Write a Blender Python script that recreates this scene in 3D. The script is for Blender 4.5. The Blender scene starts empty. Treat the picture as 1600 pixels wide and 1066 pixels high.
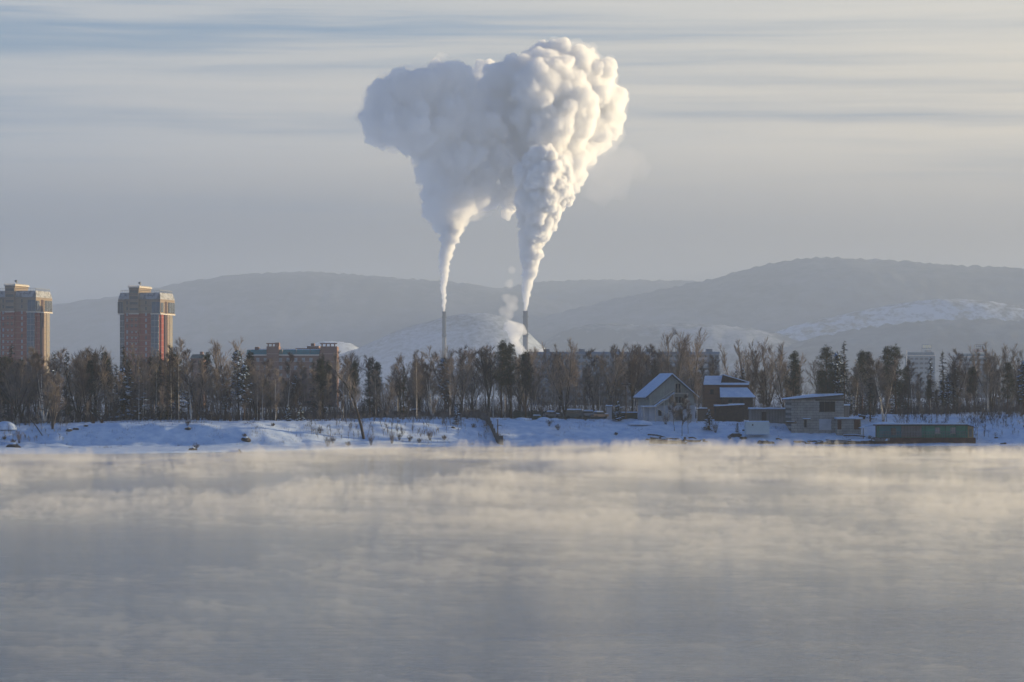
import bpy, bmesh, math, random
import numpy as np
from mathutils import Vector, Matrix, noise as mnoise

C = bpy.context.scene.collection
sc = bpy.context.scene
rad = math.radians
F, CX, HY, CAMZ = 4500.0, 800.0, 612.0, 12.7      # focal length in photo pixels, centre column, horizon row, camera height

# ------------------------------------------------------------------ camera
cam = bpy.data.cameras.new('camera')
cam.sensor_width = 36.0
cam.lens = 36.0 * F / 1600.0
cam.shift_y = (HY - 533.0) / 1600.0
cam.clip_start, cam.clip_end = 1.0, 40000.0
cam_ob = bpy.data.objects.new('camera', cam)
C.objects.link(cam_ob)
cam_ob.location = (0, 0, CAMZ)
cam_ob.rotation_euler = (rad(90), 0, 0)
sc.camera = cam_ob

# ------------------------------------------------------------------ light and exposure
SUN_AZ, SUN_EL = 69.0, 7.8
sun = bpy.data.lights.new('sun', 'SUN')
sun.energy = 5.0
sun.angle = rad(0.5)
sun.color = (1.0, 0.78, 0.44)
sun_ob = bpy.data.objects.new('sun', sun)
C.objects.link(sun_ob)
sdir = Vector((math.sin(rad(SUN_AZ)) * math.cos(rad(SUN_EL)), math.cos(rad(SUN_AZ)) * math.cos(rad(SUN_EL)), math.sin(rad(SUN_EL))))
sun_ob.rotation_euler = sdir.to_track_quat('Z', 'Y').to_euler()
sun_ob.location = sdir * 3000

sc.view_settings.view_transform = 'Standard'
sc.view_settings.look = 'None'
sc.view_settings.gamma = 1.0
sc.view_settings.use_curve_mapping = False
sc.view_settings.exposure = 1.25
sc.cycles.max_bounces = 16
sc.cycles.diffuse_bounces = 3
sc.cycles.glossy_bounces = 3
sc.cycles.transmission_bounces = 4
sc.cycles.transparent_max_bounces = 12
sc.cycles.volume_bounces = 12
sc.cycles.use_adaptive_sampling = True
sc.cycles.adaptive_threshold = 0.02


# ------------------------------------------------------------------ node helpers
class NT:
    def __init__(s, tree):
        s.t = tree; s.n = tree.nodes; s.l = tree.links
    def new(s, kind, **kw):
        n = s.n.new(kind)
        for k, v in kw.items():
            setattr(n, k, v)
        return n
    def link(s, a, b):
        s.l.new(a, b)
    def math(s, op, a, b=None, c=None, clamp=False):
        n = s.new('ShaderNodeMath', operation=op); n.use_clamp = clamp
        for i, v in enumerate((a, b, c)):
            if v is None: continue
            if isinstance(v, (int, float)): n.inputs[i].default_value = v
            else: s.link(v, n.inputs[i])
        return n.outputs[0]
    def noise(s, vec, scale, detail=4.0, rough=0.55, dist=0.0):
        n = s.new('ShaderNodeTexNoise')
        n.inputs['Scale'].default_value = scale; n.inputs['Detail'].default_value = detail
        n.inputs['Roughness'].default_value = rough; n.inputs['Distortion'].default_value = dist
        if vec is not None: s.link(vec, n.inputs['Vector'])
        return n.outputs['Fac']
    def ramp(s, fac, stops):
        n = s.new('ShaderNodeValToRGB'); e = n.color_ramp.elements
        while len(e) < len(stops): e.new(0.5)
        for i, (p, c) in enumerate(stops):
            e[i].position = p
            e[i].color = (*c, 1) if not isinstance(c, (int, float)) else (c, c, c, 1)
        s.link(fac, n.inputs[0]); return n.outputs[0]
    def mix(s, fac, a, b, blend='MIX'):
        n = s.new('ShaderNodeMix', data_type='RGBA', blend_type=blend)
        for sock, v in ((n.inputs[0], fac), (n.inputs[6], a), (n.inputs[7], b)):
            if isinstance(v, (int, float)): sock.default_value = v
            elif isinstance(v, (tuple, list)): sock.default_value = (*v, 1)
            else: s.link(v, sock)
        return n.outputs[2]
    def mapping(s, vec, scale=(1, 1, 1), rot=(0, 0, 0), loc=(0, 0, 0)):
        n = s.new('ShaderNodeMapping')
        n.inputs['Scale'].default_value = scale; n.inputs['Rotation'].default_value = rot; n.inputs['Location'].default_value = loc
        s.link(vec, n.inputs['Vector']); return n.outputs[0]


# ------------------------------------------------------------------ sky
w = bpy.data.worlds.new('World'); sc.world = w; w.use_nodes = True
nt = NT(w.node_tree); nt.n.clear()
out = nt.new('ShaderNodeOutputWorld'); bg = nt.new('ShaderNodeBackground')
sky = nt.new('ShaderNodeTexSky', sky_type='NISHITA')
sky.sun_disc = False; sky.sun_elevation = rad(SUN_EL); sky.sun_rotation = rad(SUN_AZ)
sky.air_density = 1.0; sky.dust_density = 1.6; sky.ozone_density = 1.6; sky.altitude = 150
tc = nt.new('ShaderNodeTexCoord')
sep = nt.new('ShaderNodeSeparateXYZ'); nt.link(tc.outputs['Generated'], sep.inputs[0])
# long thin veils of stratus low over the horizon, tilted a little
m1 = nt.mapping(tc.outputs['Generated'], scale=(3.2, 3.2, 80.0), rot=(0, rad(-1.6), 0))
warp = nt.noise(nt.mapping(tc.outputs['Generated'], scale=(9, 9, 30)), 1.0, 2.0)
warpv = nt.new('ShaderNodeCombineXYZ'); nt.link(nt.math('MULTIPLY', nt.math('SUBTRACT', warp, 0.5), 0.9), warpv.inputs[2])
va = nt.new('ShaderNodeVectorMath', operation='ADD'); nt.link(m1, va.inputs[0]); nt.link(warpv.outputs[0], va.inputs[1])
n1 = nt.noise(va.outputs[0], 1.0, 6.0, 0.55, 0.3)
m2 = nt.mapping(tc.outputs['Generated'], scale=(7, 7, 260.0), rot=(0, rad(-2.2), 0), loc=(3, 1, 7))
n2 = nt.noise(m2, 1.0, 5.0, 0.6, 0.2)
nn = nt.math('ADD', nt.math('MULTIPLY', n1, 0.72), nt.math('MULTIPLY', n2, 0.28))
streak = nt.ramp(nn, [(0.33, 0.0), (0.43, 0.42), (0.54, 0.78), (0.68, 1.0)])
# how much cloud at each height: a flat grey bank near the horizon, streaks above, open blue overhead
z = sep.outputs['Z']
bank = nt.ramp(z, [(0.0, 1.0), (0.055, 1.0), (0.085, 0.25), (0.14, 0.0)])
xx = sep.outputs['X']
side = nt.math('MULTIPLY_ADD', xx, 2.4, 0.5, clamp=True)
bankcol = nt.mix(side, (0.09, 0.16, 0.31), (0.80, 0.69, 0.57))
streakdark = nt.mix(side, (0.28, 0.52, 0.84), (0.66, 0.74, 0.82))
streaklight = nt.mix(side, (1.12, 1.14, 1.16), (2.1, 1.80, 1.32))
up = nt.mix(streak, streakdark, streaklight)
bank2 = nt.math('MULTIPLY', bank, nt.math('MULTIPLY_ADD', nn, 0.5, 0.72), clamp=True)
cloud = nt.mix(bank2, up, bankcol)
cov = nt.ramp(z, [(0.0, 1.0), (0.10, 0.97), (0.135, 0.75), (0.19, 0.22), (0.3, 0.05), (1.0, 0.0)])
hole = nt.ramp(nt.math('ADD', nn, nt.math('MULTIPLY', side, 0.25)), [(0.45, 0.0), (0.62, 1.0)])
hm = nt.ramp(z, [(0.108, 0.0), (0.132, 1.0)])
cov2 = nt.math('MULTIPLY', cov, nt.math('SUBTRACT', 1.0, nt.math('MULTIPLY', hm, nt.math('SUBTRACT', 1.0, hole))))
skyc = nt.mix(1.0, sky.outputs[0], (0.52, 0.88, 1.5), 'MULTIPLY')
cl = nt.mix(1.0, cloud, (4.4, 4.4, 4.4), 'MULTIPLY')
fin = nt.mix(cov2, skyc, cl)
nt.link(fin, bg.inputs['Color']); bg.inputs['Strength'].default_value = 0.055
nt.link(bg.outputs[0], out.inputs['Surface'])


# ------------------------------------------------------------------ materials
MATS = {}
def principled(name, col, rough=0.8, spec=0.3, var=0.0, vscale=1.0, col2=None, bump=0.0, bscale=2.0, metal=0.0, stretch=(1, 1, 1), lo=0.35, hi=0.65, detail=5.0):
    if name in MATS: return MATS[name]
    m = bpy.data.materials.new(name); m.use_nodes = True
    t = NT(m.node_tree); b = m.node_tree.nodes['Principled BSDF']
    b.inputs['Base Color'].default_value = (*col, 1)
    b.inputs['Roughness'].default_value = rough
    b.inputs['Specular IOR Level'].default_value = spec
    b.inputs['Metallic'].default_value = metal
    tcn = t.new('ShaderNodeTexCoord')
    if col2 is None and var: col2 = tuple(c * (1 - var) for c in col)
    if col2 is not None:
        f = t.noise(t.mapping(tcn.outputs['Object'], scale=stretch), vscale, detail)
        f = t.ramp(f, [(lo, 0.0), (hi, 1.0)])
        t.link(t.mix(f, col2, col), b.inputs['Base Color'])
    if bump:
        f = t.noise(t.mapping(tcn.outputs['Object'], scale=stretch), bscale, 4.0)
        bn = t.new('ShaderNodeBump'); bn.inputs['Strength'].default_value = bump
        t.link(f, bn.inputs['Height']); t.link(bn.outputs[0], b.inputs['Normal'])
    MATS[name] = m
    return m

def banded(name, col, line, pitch, width=0.12, axis='Z', rough=0.85, pitch2=None, axis2='X', var=0.2, vscale=0.6):
    """A wall of courses or boards: thin lines of a second colour every pitch metres."""
    if name in MATS: return MATS[name]
    m = principled(name, col, rough); t = NT(m.node_tree); b = m.node_tree.nodes['Principled BSDF']
    tcn = t.new('ShaderNodeTexCoord'); s = t.new('ShaderNodeSeparateXYZ'); t.link(tcn.outputs['Object'], s.inputs[0])
    base = t.mix(t.ramp(t.noise(tcn.outputs['Object'], vscale, 5.0), [(0.3, 0.0), (0.7, 1.0)]), tuple(c * (1 - var) for c in col), col)
    fr = t.math('FRACT', t.math('DIVIDE', s.outputs[axis], pitch))
    f = t.math('LESS_THAN', fr, width)
    if pitch2:
        row = t.math('FLOOR', t.math('DIVIDE', s.outputs[axis], pitch))
        off = t.math('MULTIPLY', row, 0.5)
        fr2 = t.math('FRACT', t.math('ADD', t.math('DIVIDE', s.outputs[axis2], pitch2), off))
        f = t.math('MAXIMUM', f, t.math('LESS_THAN', fr2, width * pitch / pitch2))
    t.link(t.mix(f, base, line), b.inputs['Base Color'])
    return m

M_SNOW = principled('snow', (0.72, 0.82, 0.94), 0.55, 0.2, col2=(0.50, 0.63, 0.81), vscale=0.45, bump=0.8, bscale=1.1)
M_ROOFSNOW = principled('roof_snow', (0.66, 0.78, 0.93), 0.6, 0.3, col2=(0.52, 0.66, 0.84), vscale=0.8, bump=0.2)
M_BARK = principled('dark_bark', (0.060, 0.048, 0.040), 0.9, 0.1, var=0.5, vscale=2.0)
M_BARK2 = principled('grey_bark', (0.15, 0.125, 0.105), 0.9, 0.1, var=0.5, vscale=1.6)
M_BIRCH = principled('birch_bark', (0.66, 0.61, 0.53), 0.85, 0.1, col2=(0.06, 0.05, 0.045), vscale=1.6, stretch=(1, 1, 2.2), lo=0.36, hi=0.5)
M_TWIG = principled('brown_twigs', (0.25, 0.21, 0.18), 0.9, 0.1, col2=(0.12, 0.10, 0.088), vscale=0.25)
M_TWIG2 = principled('grey_twigs', (0.38, 0.32, 0.26), 0.9, 0.1, col2=(0.15, 0.12, 0.10), vscale=0.25)
M_TWIG3 = principled('mauve_twigs', (0.11, 0.088, 0.082), 0.9, 0.1, col2=(0.055, 0.042, 0.040), vscale=0.2)
M_PINEBARK = principled('pine_bark', (0.13, 0.075, 0.045), 0.9, 0.1, var=0.5, vscale=1.5)
M_NEEDLE = principled('dark_needles', (0.030, 0.042, 0.030), 0.8, 0.15, col2=(0.016, 0.024, 0.020), vscale=0.5)
M_NEEDLE2 = principled('pine_needles', (0.050, 0.058, 0.034), 0.8, 0.15, col2=(0.024, 0.032, 0.022), vscale=0.5)
M_DRYGRASS = principled('dry_weeds', (0.16, 0.115, 0.075), 0.9, 0.1, var=0.5, vscale=2.0)
M_WOOD = banded('weathered_boards', (0.14, 0.115, 0.095), (0.05, 0.04, 0.035), 0.28, 0.18, 'X')
M_DARKWOOD = principled('dark_wood', (0.085, 0.062, 0.050), 0.85, 0.15, var=0.5, vscale=1.5)
M_LOG = banded('log_wall', (0.26, 0.14, 0.085), (0.05, 0.03, 0.02), 0.34, 0.25, 'Z')
M_ROCK = principled('dark_rock', (0.085, 0.075, 0.07), 0.9, 0.2, var=0.5, vscale=1.2)
M_METAL = principled('grey_metal', (0.20, 0.21, 0.22), 0.5, 0.5, var=0.3, vscale=0.8)
M_GLASS = principled('dark_glass', (0.045, 0.055, 0.065), 0.15, 0.6)
M_DARK = principled('dark_opening', (0.02, 0.02, 0.022), 0.8, 0.2)


# ------------------------------------------------------------------ mesh helpers
class MB:
    def __init__(s): s.v = []; s.f = []
    def add(s, vs, fs):
        o = len(s.v); s.v.extend(vs); s.f.extend([tuple(i + o for i in f) for f in fs]); return s
    def box(s, x0, x1, y0, y1, z0, z1):
        return s.add([(x0, y0, z0), (x1, y0, z0), (x1, y1, z0), (x0, y1, z0), (x0, y0, z1), (x1, y0, z1), (x1, y1, z1), (x0, y1, z1)],
                     [(0, 3, 2, 1), (4, 5, 6, 7), (0, 1, 5, 4), (1, 2, 6, 5), (2, 3, 7, 6), (3, 0, 4, 7)])
    def prism(s, poly, y0, y1):
        """poly: (x, z) outline, extruded from y0 to y1."""
        n = len(poly)
        vs = [(x, y0, z) for x, z in poly] + [(x, y1, z) for x, z in poly]
        fs = [tuple(range(n)), tuple(range(2 * n - 1, n - 1, -1))] + [(i, i + n, (i + 1) % n + n, (i + 1) % n) for i in range(n)]
        return s.add(vs, fs)
    def slab(s, poly, z0, z1):
        n = len(poly)
        vs = [(x, y, z0) for x, y in poly] + [(x, y, z1) for x, y in poly]
        fs = [tuple(range(n - 1, -1, -1)), tuple(range(n, 2 * n))] + [(i, (i + 1) % n, (i + 1) % n + n, i + n) for i in range(n)]
        return s.add(vs, fs)
    def tube(s, pts, rs, n=6, cap=True):
        o = len(s.v); pts = [Vector(p) for p in pts]
        for i, p in enumerate(pts):
            d = (pts[min(i + 1, len(pts) - 1)] - pts[max(i - 1, 0)])
            d = d.normalized() if d.length > 1e-6 else Vector((0, 0, 1))
            a = d.cross(Vector((0.31, 0.95, 0.02)))
            if a.length < 0.1: a = d.cross(Vector((1, 0, 0)))
            a.normalize(); b = d.cross(a)
            for k in range(n):
                t = 2 * math.pi * k / n
                q = p + (a * math.cos(t) + b * math.sin(t)) * rs[i]
                s.v.append((q.x, q.y, q.z))
        for i in range(len(pts) - 1):
            for k in range(n):
                k2 = (k + 1) % n
                s.f.append((o + i * n + k, o + i * n + k2, o + (i + 1) * n + k2, o + (i + 1) * n + k))
        if cap:
            s.f.append(tuple(o + k for k in range(n - 1, -1, -1)))
            s.f.append(tuple(o + (len(pts) - 1) * n + k for k in range(n)))
        return s
    def beam(s, a, b, r, n=4): return s.tube([a, b], [r, r], n)
    def tri(s, a, b, wd, side):
        """a thin tapering blade from a to b"""
        o = len(s.v); sx, sy, sz = side
        s.v += [(a[0] - sx * wd, a[1] - sy * wd, a[2] - sz * wd), (a[0] + sx * wd, a[1] + sy * wd, a[2] + sz * wd), tuple(b)]
        s.f.append((o, o + 1, o + 2)); return s
    def mesh(s, name, mat, smooth=False):
        m = bpy.data.meshes.new(name); m.from_pydata(s.v, [], s.f); m.update()
        m.materials.append(mat)
        if smooth: m.polygons.foreach_set('use_smooth', [True] * len(m.polygons))
        return m
    def build(s, name, mat, parent=None, smooth=False):
        return link(name, s.mesh(name, mat, smooth), parent)

def link(name, mesh, parent=None):
    o = bpy.data.objects.new(name, mesh); C.objects.link(o)
    if parent is not None: o.parent = parent
    return o
def tag(o, label=None, cat=None, group=None, kind=None):
    if label: o['label'] = label
    if cat: o['category'] = cat
    if group: o['group'] = group
    if kind: o['kind'] = kind
    return o
def empty(name, loc, rz=0.0, label=None, cat=None, group=None, scale=1.0):
    o = bpy.data.objects.new(name, None); C.objects.link(o)
    o.location = loc; o.rotation_euler = (0, 0, rz); o.scale = (scale,) * 3 if isinstance(scale, (int, float)) else scale
    return tag(o, label, cat, group)
def copy_tree(o, parent=None):
    c = o.copy(); C.objects.link(c); c.parent = parent
    for ch in list(o.children): copy_tree(ch, c)
    return c
def PX(px, Y): return (px - CX) / F * Y
def PZ(py, Y): return CAMZ + (HY - py) / F * Y
def sm(a, b, x):
    t = min(max((x - a) / (b - a), 0.0), 1.0); return t * t * (3 - 2 * t)
def lerp_list(pts, x):
    if x <= pts[0][0]: return pts[0][1]
    for (x0, y0), (x1, y1) in zip(pts, pts[1:]):
        if x <= x1:
            t = (x - x0) / (x1 - x0); return y0 + (y1 - y0) * t
    return pts[-1][1]
def smooth_list(pts, x, r):
    return sum(lerp_list(pts, x + r * k) for k in (-1, -0.5, 0, 0.5, 1)) / 5


# ------------------------------------------------------------------ ground: snowy bank and the plain behind it
SHORE = [(-3000, 560), (-200, 576), (-104, 583), (-75, 588), (-45, 618), (-25, 655), (0, 668), (60, 673), (130, 672), (260, 668), (3000, 640)]
TOP = [(-3000, 5.2), (-110, 5.1), (-85, 6.0), (-60, 5.6), (-30, 6.1), (0, 5.8), (30, 5.6), (60, 5.2), (82, 6.2), (100, 6.9), (140, 7.2), (3000, 7.2)]
def fbm(x, y, z, o=4): return mnoise.fractal(Vector((x, y, z)), 1.0, 2.0, o)
FOOT = [(-3000, 600), (-200, 632), (-104, 640), (-60, 646), (-25, 664), (0, 675), (60, 680), (130, 679), (260, 675), (3000, 647)]
def shore_y(x): return smooth_list(SHORE, x, 9.0)
def foot_y(x): return smooth_list(FOOT, x, 9.0)
def slope_y(x, y):
    """a depth counted from the water's edge, moved on to the face of the bank behind the flat ice shelf"""
    if x > -12: return y
    s, f = y - shore_y(x), foot_y(x)
    return f + (s - 7) * 0.72 if s > 7 else shore_y(x) + s / 7 * (f - shore_y(x))
def ground(x, y):
    s = y - shore_y(x)
    top = smooth_list(TOP, x, 8.0)
    if s < 0: return max(-3.0, s * 0.12) - 0.03
    e = 0.35 * sm(0, 3, s)
    n = fbm(x * 0.045, y * 0.06, 1.0)
    foot = foot_y(x) - shore_y(x) + 5 * n
    stp = 1 - sm(-25, 15, x)
    crest = foot + 26 - 9 * stp + 5 * fbm(x * 0.02, 3.0, 7.0)
    h = e + (top - e) * sm(foot - 3, crest, s) ** 0.9
    k = sm(2, 14, s) * (0.2 + 0.8 * sm(foot - 9, foot + 3, s))
    h += k * (0.55 * n + 0.28 * fbm(x * 0.16, y * 0.22, 4.0) + 0.20 * fbm(x * 0.5, y * 0.7, 9.0)) * (1 - 0.6 * sm(50, 90, s))
    h += 1.0 * sm(90, 400, s)
    return h
def axis(parts):
    r = []
    for a, b, st in parts:
        n = max(1, int(round((b - a) / st))); r += [a + (b - a) * i / n for i in range(n)]
    return r + [parts[-1][1]]
gx = axis([(-5000, -1000, 400), (-1000, -220, 30), (-220, -150, 3), (-150, 150, 0.9), (150, 260, 3), (260, 1000, 30), (1000, 5000, 400)])
gy = axis([(540, 575, 5), (575, 735, 0.9), (735, 800, 5), (800, 1600, 60), (1600, 13000, 900)])
m = MB()
for y in gy:
    for x in gx: m.v.append((x, y, ground(x, y)))
nx = len(gx)
for j in range(len(gy) - 1):
    for i in range(nx - 1):
        a = j * nx + i; m.f.append((a, a + 1, a + nx + 1, a + nx))
tag(m.build('ground', M_SNOW, smooth=True), 'snow covered river bank and flat land behind it', kind='structure')

# ------------------------------------------------------------------ river
wm = bpy.data.materials.new('river_water'); wm.use_nodes = True
t = NT(wm.node_tree); b = wm.node_tree.nodes['Principled BSDF']
b.inputs['Base Color'].default_value = (0.035, 0.048, 0.055, 1)
b.inputs['Roughness'].default_value = 0.07
b.inputs['IOR'].default_value = 1.333
tcn = t.new('ShaderNodeTexCoord')
a1 = t.noise(t.mapping(tcn.outputs['Object'], scale=(0.22, 0.9, 1), rot=(0, 0, rad(3))), 1.0, 5.0, 0.62, 0.4)
a2 = t.noise(t.mapping(tcn.outputs['Object'], scale=(0.9, 3.6, 1), rot=(0, 0, rad(-4))), 1.0, 4.0, 0.6)
a3 = t.noise(t.mapping(tcn.outputs['Object'], scale=(0.02, 0.05, 1)), 1.0, 3.0, 0.5)
a4 = t.noise(t.mapping(tcn.outputs['Object'], scale=(0.035, 0.22, 1), rot=(0, 0, rad(2))), 1.0, 3.0, 0.6)
hgt = t.math('ADD', t.math('ADD', t.math('MULTIPLY', a1, 0.5), t.math('MULTIPLY', a2, 0.75)), t.math('MULTIPLY', a4, 1.6))
hgt = t.math('MULTIPLY', hgt, t.math('MULTIPLY_ADD', a3, 1.4, 0.3))
bn = t.new('ShaderNodeBump'); bn.inputs['Strength'].default_value = 0.14; bn.inputs['Distance'].default_value = 0.32
t.link(hgt, bn.inputs['Height']); t.link(bn.outputs[0], b.inputs['Normal'])
m = MB(); xs = [-5000, -600, 0, 600, 5000]; ys = [-400, 0, 300, 600, 720]
for y in ys:
    for x in xs: m.v.append((x, y, 0.0))
for j in range(4):
    for i in range(4):
        a = j * 5 + i; m.f.append((a, a + 1, a + 6, a + 5))
tag(m.build('river', wm), 'wide open river with fine ripples', kind='structure')

# thin shelf of shore ice and fallen snow along the water's edge
# ------------------------------------------------------------------ hills
def forest_hill_mat(name, dark, snow, lo, hi, sc1=0.02):
    m = bpy.data.materials.new(name); m.use_nodes = True; t = NT(m.node_tree); b = m.node_tree.nodes['Principled BSDF']
    tcn = t.new('ShaderNodeTexCoord'); b.inputs['Roughness'].default_value = 0.9; b.inputs['Specular IOR Level'].default_value = 0.1
    big = t.noise(t.mapping(tcn.outputs['Object'], scale=(1, 0.35, 2.2)), 0.0035, 5.0, 0.6)
    fine = t.noise(t.mapping(tcn.outputs['Object'], scale=(1, 0.5, 1)), sc1, 3.0, 0.7)
    f = t.math('ADD', t.math('MULTIPLY', big, 0.6), t.math('MULTIPLY', fine, 0.4))
    t.link(t.mix(t.ramp(f, [(lo, 0.0), (hi, 1.0)]), dark, snow), b.inputs['Base Color'])
    return m
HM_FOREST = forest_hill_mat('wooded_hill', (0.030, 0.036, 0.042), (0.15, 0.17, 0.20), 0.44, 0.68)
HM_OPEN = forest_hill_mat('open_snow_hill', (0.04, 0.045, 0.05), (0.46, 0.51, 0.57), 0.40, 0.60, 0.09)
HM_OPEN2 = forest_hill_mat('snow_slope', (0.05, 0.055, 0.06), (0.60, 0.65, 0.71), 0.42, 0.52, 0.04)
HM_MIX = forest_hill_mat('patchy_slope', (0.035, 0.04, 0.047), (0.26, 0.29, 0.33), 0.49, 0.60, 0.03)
def hill(prof, Y0, front, back, mat, label, seed, step=14.0, spiky=8.0, rows=46, bumpy=9.0):
    x0, x1 = PX(prof[0][0], Y0), PX(prof[-1][0], Y0)
    n = int((x1 - x0) / step); m = MB()
    for j in range(rows + 1):
        u = j / rows * 2 - 1
        yy = Y0 + (u * front if u < 0 else u * back)
        sh = math.cos(u * math.pi / 2) ** 1.15 if u > -0.999 and u < 0.999 else 0.0
        for i in range(n + 1):
            x = x0 + (x1 - x0) * i / n
            px = CX + x / Y0 * F
            top = PZ(smooth_list(prof, px, 14.0), Y0) - 4
            edge = sm(0, 0.06, i / n) * sm(0, 0.06, 1 - i / n)
            g = fbm(x * 0.0016, yy * 0.0016, seed) * bumpy * math.sin(min(1, max(0, (1 - abs(u)) * 3)) * math.pi / 2) * (0.25 + 0.75 * sm(0.0, 0.5, abs(u)))
            h = max(top, 6) * sh * edge + g * edge + (random.Random(i * 7919 + j * 31 + seed).random() ** 2) * spiky * edge - 4 * (1 - edge)
            m.v.append((x, yy, h))
    for j in range(rows):
        for i in range(n):
            a = j * (n + 1) + i; m.f.append((a, a + 1, a + n + 2, a + n + 1))
    return tag(m.build('hill', mat, None, True), label, kind='structure')
hill([(-300, 600), (-60, 545), (60, 492), (100, 478), (200, 465), (300, 443), (380, 431), (480, 426), (560, 431), (640, 437), (720, 444), (800, 457), (900, 478), (1000, 508), (1150, 560), (1300, 600)], 9000, 2200, 1500, HM_FOREST, 'long wooded ridge with a rounded top behind the brick towers', 1)
hill([(500, 560), (600, 480), (700, 462), (800, 448), (860, 440), (920, 437), (1000, 438), (1100, 440), (1200, 450), (1400, 480), (1700, 560)], 9800, 1400, 1200, HM_FOREST, 'far low wooded ridge in the gap between the two big hills', 2)
hill([(640, 585), (740, 540), (820, 505), (900, 482), (1000, 461), (1100, 440), (1180, 417), (1240, 405), (1290, 403), (1400, 410), (1480, 417), (1600, 421), (1750, 440), (2000, 520), (2200, 600)], 7800, 1900, 1500, HM_FOREST, 'tallest wooded hill with a broad crest', 3)
hill([(440, 600), (500, 560), (560, 545), (600, 524), (628, 514), (650, 504), (672, 502), (694, 493), (722, 490), (745, 486), (768, 490), (785, 491), (812, 506), (838, 530), (870, 560), (920, 600)], 5600, 600, 600, HM_OPEN, 'low open snowy hill dotted with shrubs behind the chimneys', 4, 10.0, 3.0, 40, 10.0)
hill([(1080, 590), (1180, 530), (1240, 507), (1330, 486), (1400, 472), (1460, 465), (1520, 467), (1600, 476), (1750, 495), (1950, 600)], 6200, 500, 600, HM_OPEN2, 'long bare snow slope at the foot of the tallest hill', 5, 12.0, 3.0, 36, 12.0)
hill([(1120, 600), (1200, 552), (1260, 533), (1330, 518), (1400, 506), (1480, 500), (1600, 502), (1750, 520), (1950, 600)], 5400, 700, 500, HM_FOREST, 'low wooded rise in front of the bare snow slope', 6, 12.0, 8.0, 36, 10.0)
hill([(760, 600), (840, 540), (880, 515), (930, 504), (1000, 507), (1100, 505), (1190, 515), (1270, 540), (1360, 600)], 6000, 500, 500, HM_MIX, 'faint snowy strip of low hills between the chimneys and the tallest hill', 7, 12.0, 5.0, 36, 14.0)
hill([(420, 600), (470, 545), (500, 531), (530, 530), (560, 538), (620, 600)], 6300, 400, 400, HM_OPEN2, 'small flat snow patch above the brick apartment block', 8, 10.0, 4.0, 24, 6.0)

# ------------------------------------------------------------------ chimneys
CH_Y = 3500.0
def volume_mat(name, col, density, aniso=0.0):
    m = bpy.data.materials.new(name); m.use_nodes = True; m.node_tree.nodes.clear(); t = NT(m.node_tree)
    o = t.new('ShaderNodeOutputMaterial'); v = t.new('ShaderNodeVolumePrincipled')
    v.inputs['Color'].default_value = (*col, 1); v.inputs['Density'].default_value = density; v.inputs['Anisotropy'].default_value = aniso
    t.link(v.outputs[0], o.inputs['Volume']); return m
M_CH = principled('chimney_concrete', (0.045, 0.047, 0.052), 0.9, 0.1, var=0.2, vscale=0.05)
M_CH2 = principled('chimney_pale_band', (0.15, 0.145, 0.14), 0.9, 0.1, var=0.2, vscale=0.05)
def chimney(px, ptop, wpx, label):
    x = PX(px, CH_Y); top = PZ(ptop, CH_Y); r = wpx / 2 / F * CH_Y
    t = empty('factory_chimney', (x, CH_Y, 5.5), 0, label, 'chimney', 'tall chimneys of the power station')
    H = top - 5.5
    def rr(f): return r * (1.45 - 0.45 * f)
    for f0, f1, mt, nm in ((0, 0.42, M_CH, 'shaft'), (0.42, 0.70, M_CH2, 'pale_band'), (0.70, 0.985, M_CH, 'shaft')):
        k = 6; MB().tube([(0, 0, H * (f0 + (f1 - f0) * i / k)) for i in range(k + 1)], [rr(f0 + (f1 - f0) * i / k) for i in range(k + 1)], 24).build(nm, mt, t, True)
    MB().tube([(0, 0, H * 0.985), (0, 0, H)], [rr(1) * 1.12, rr(1) * 1.12], 24).build('rim', M_CH, t)
    for f in (0.45, 0.72, 0.93):
        MB().tube([(0, 0, H * f), (0, 0, H * f + 1.0)], [rr(f) * 1.3, rr(f) * 1.3], 24).build('gallery', M_CH, t)
chimney(694, 487, 5.6, 'slimmer chimney under the narrow white steam column')
chimney(821, 486, 7.2, 'thicker chimney beside the small low puff of steam')

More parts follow.
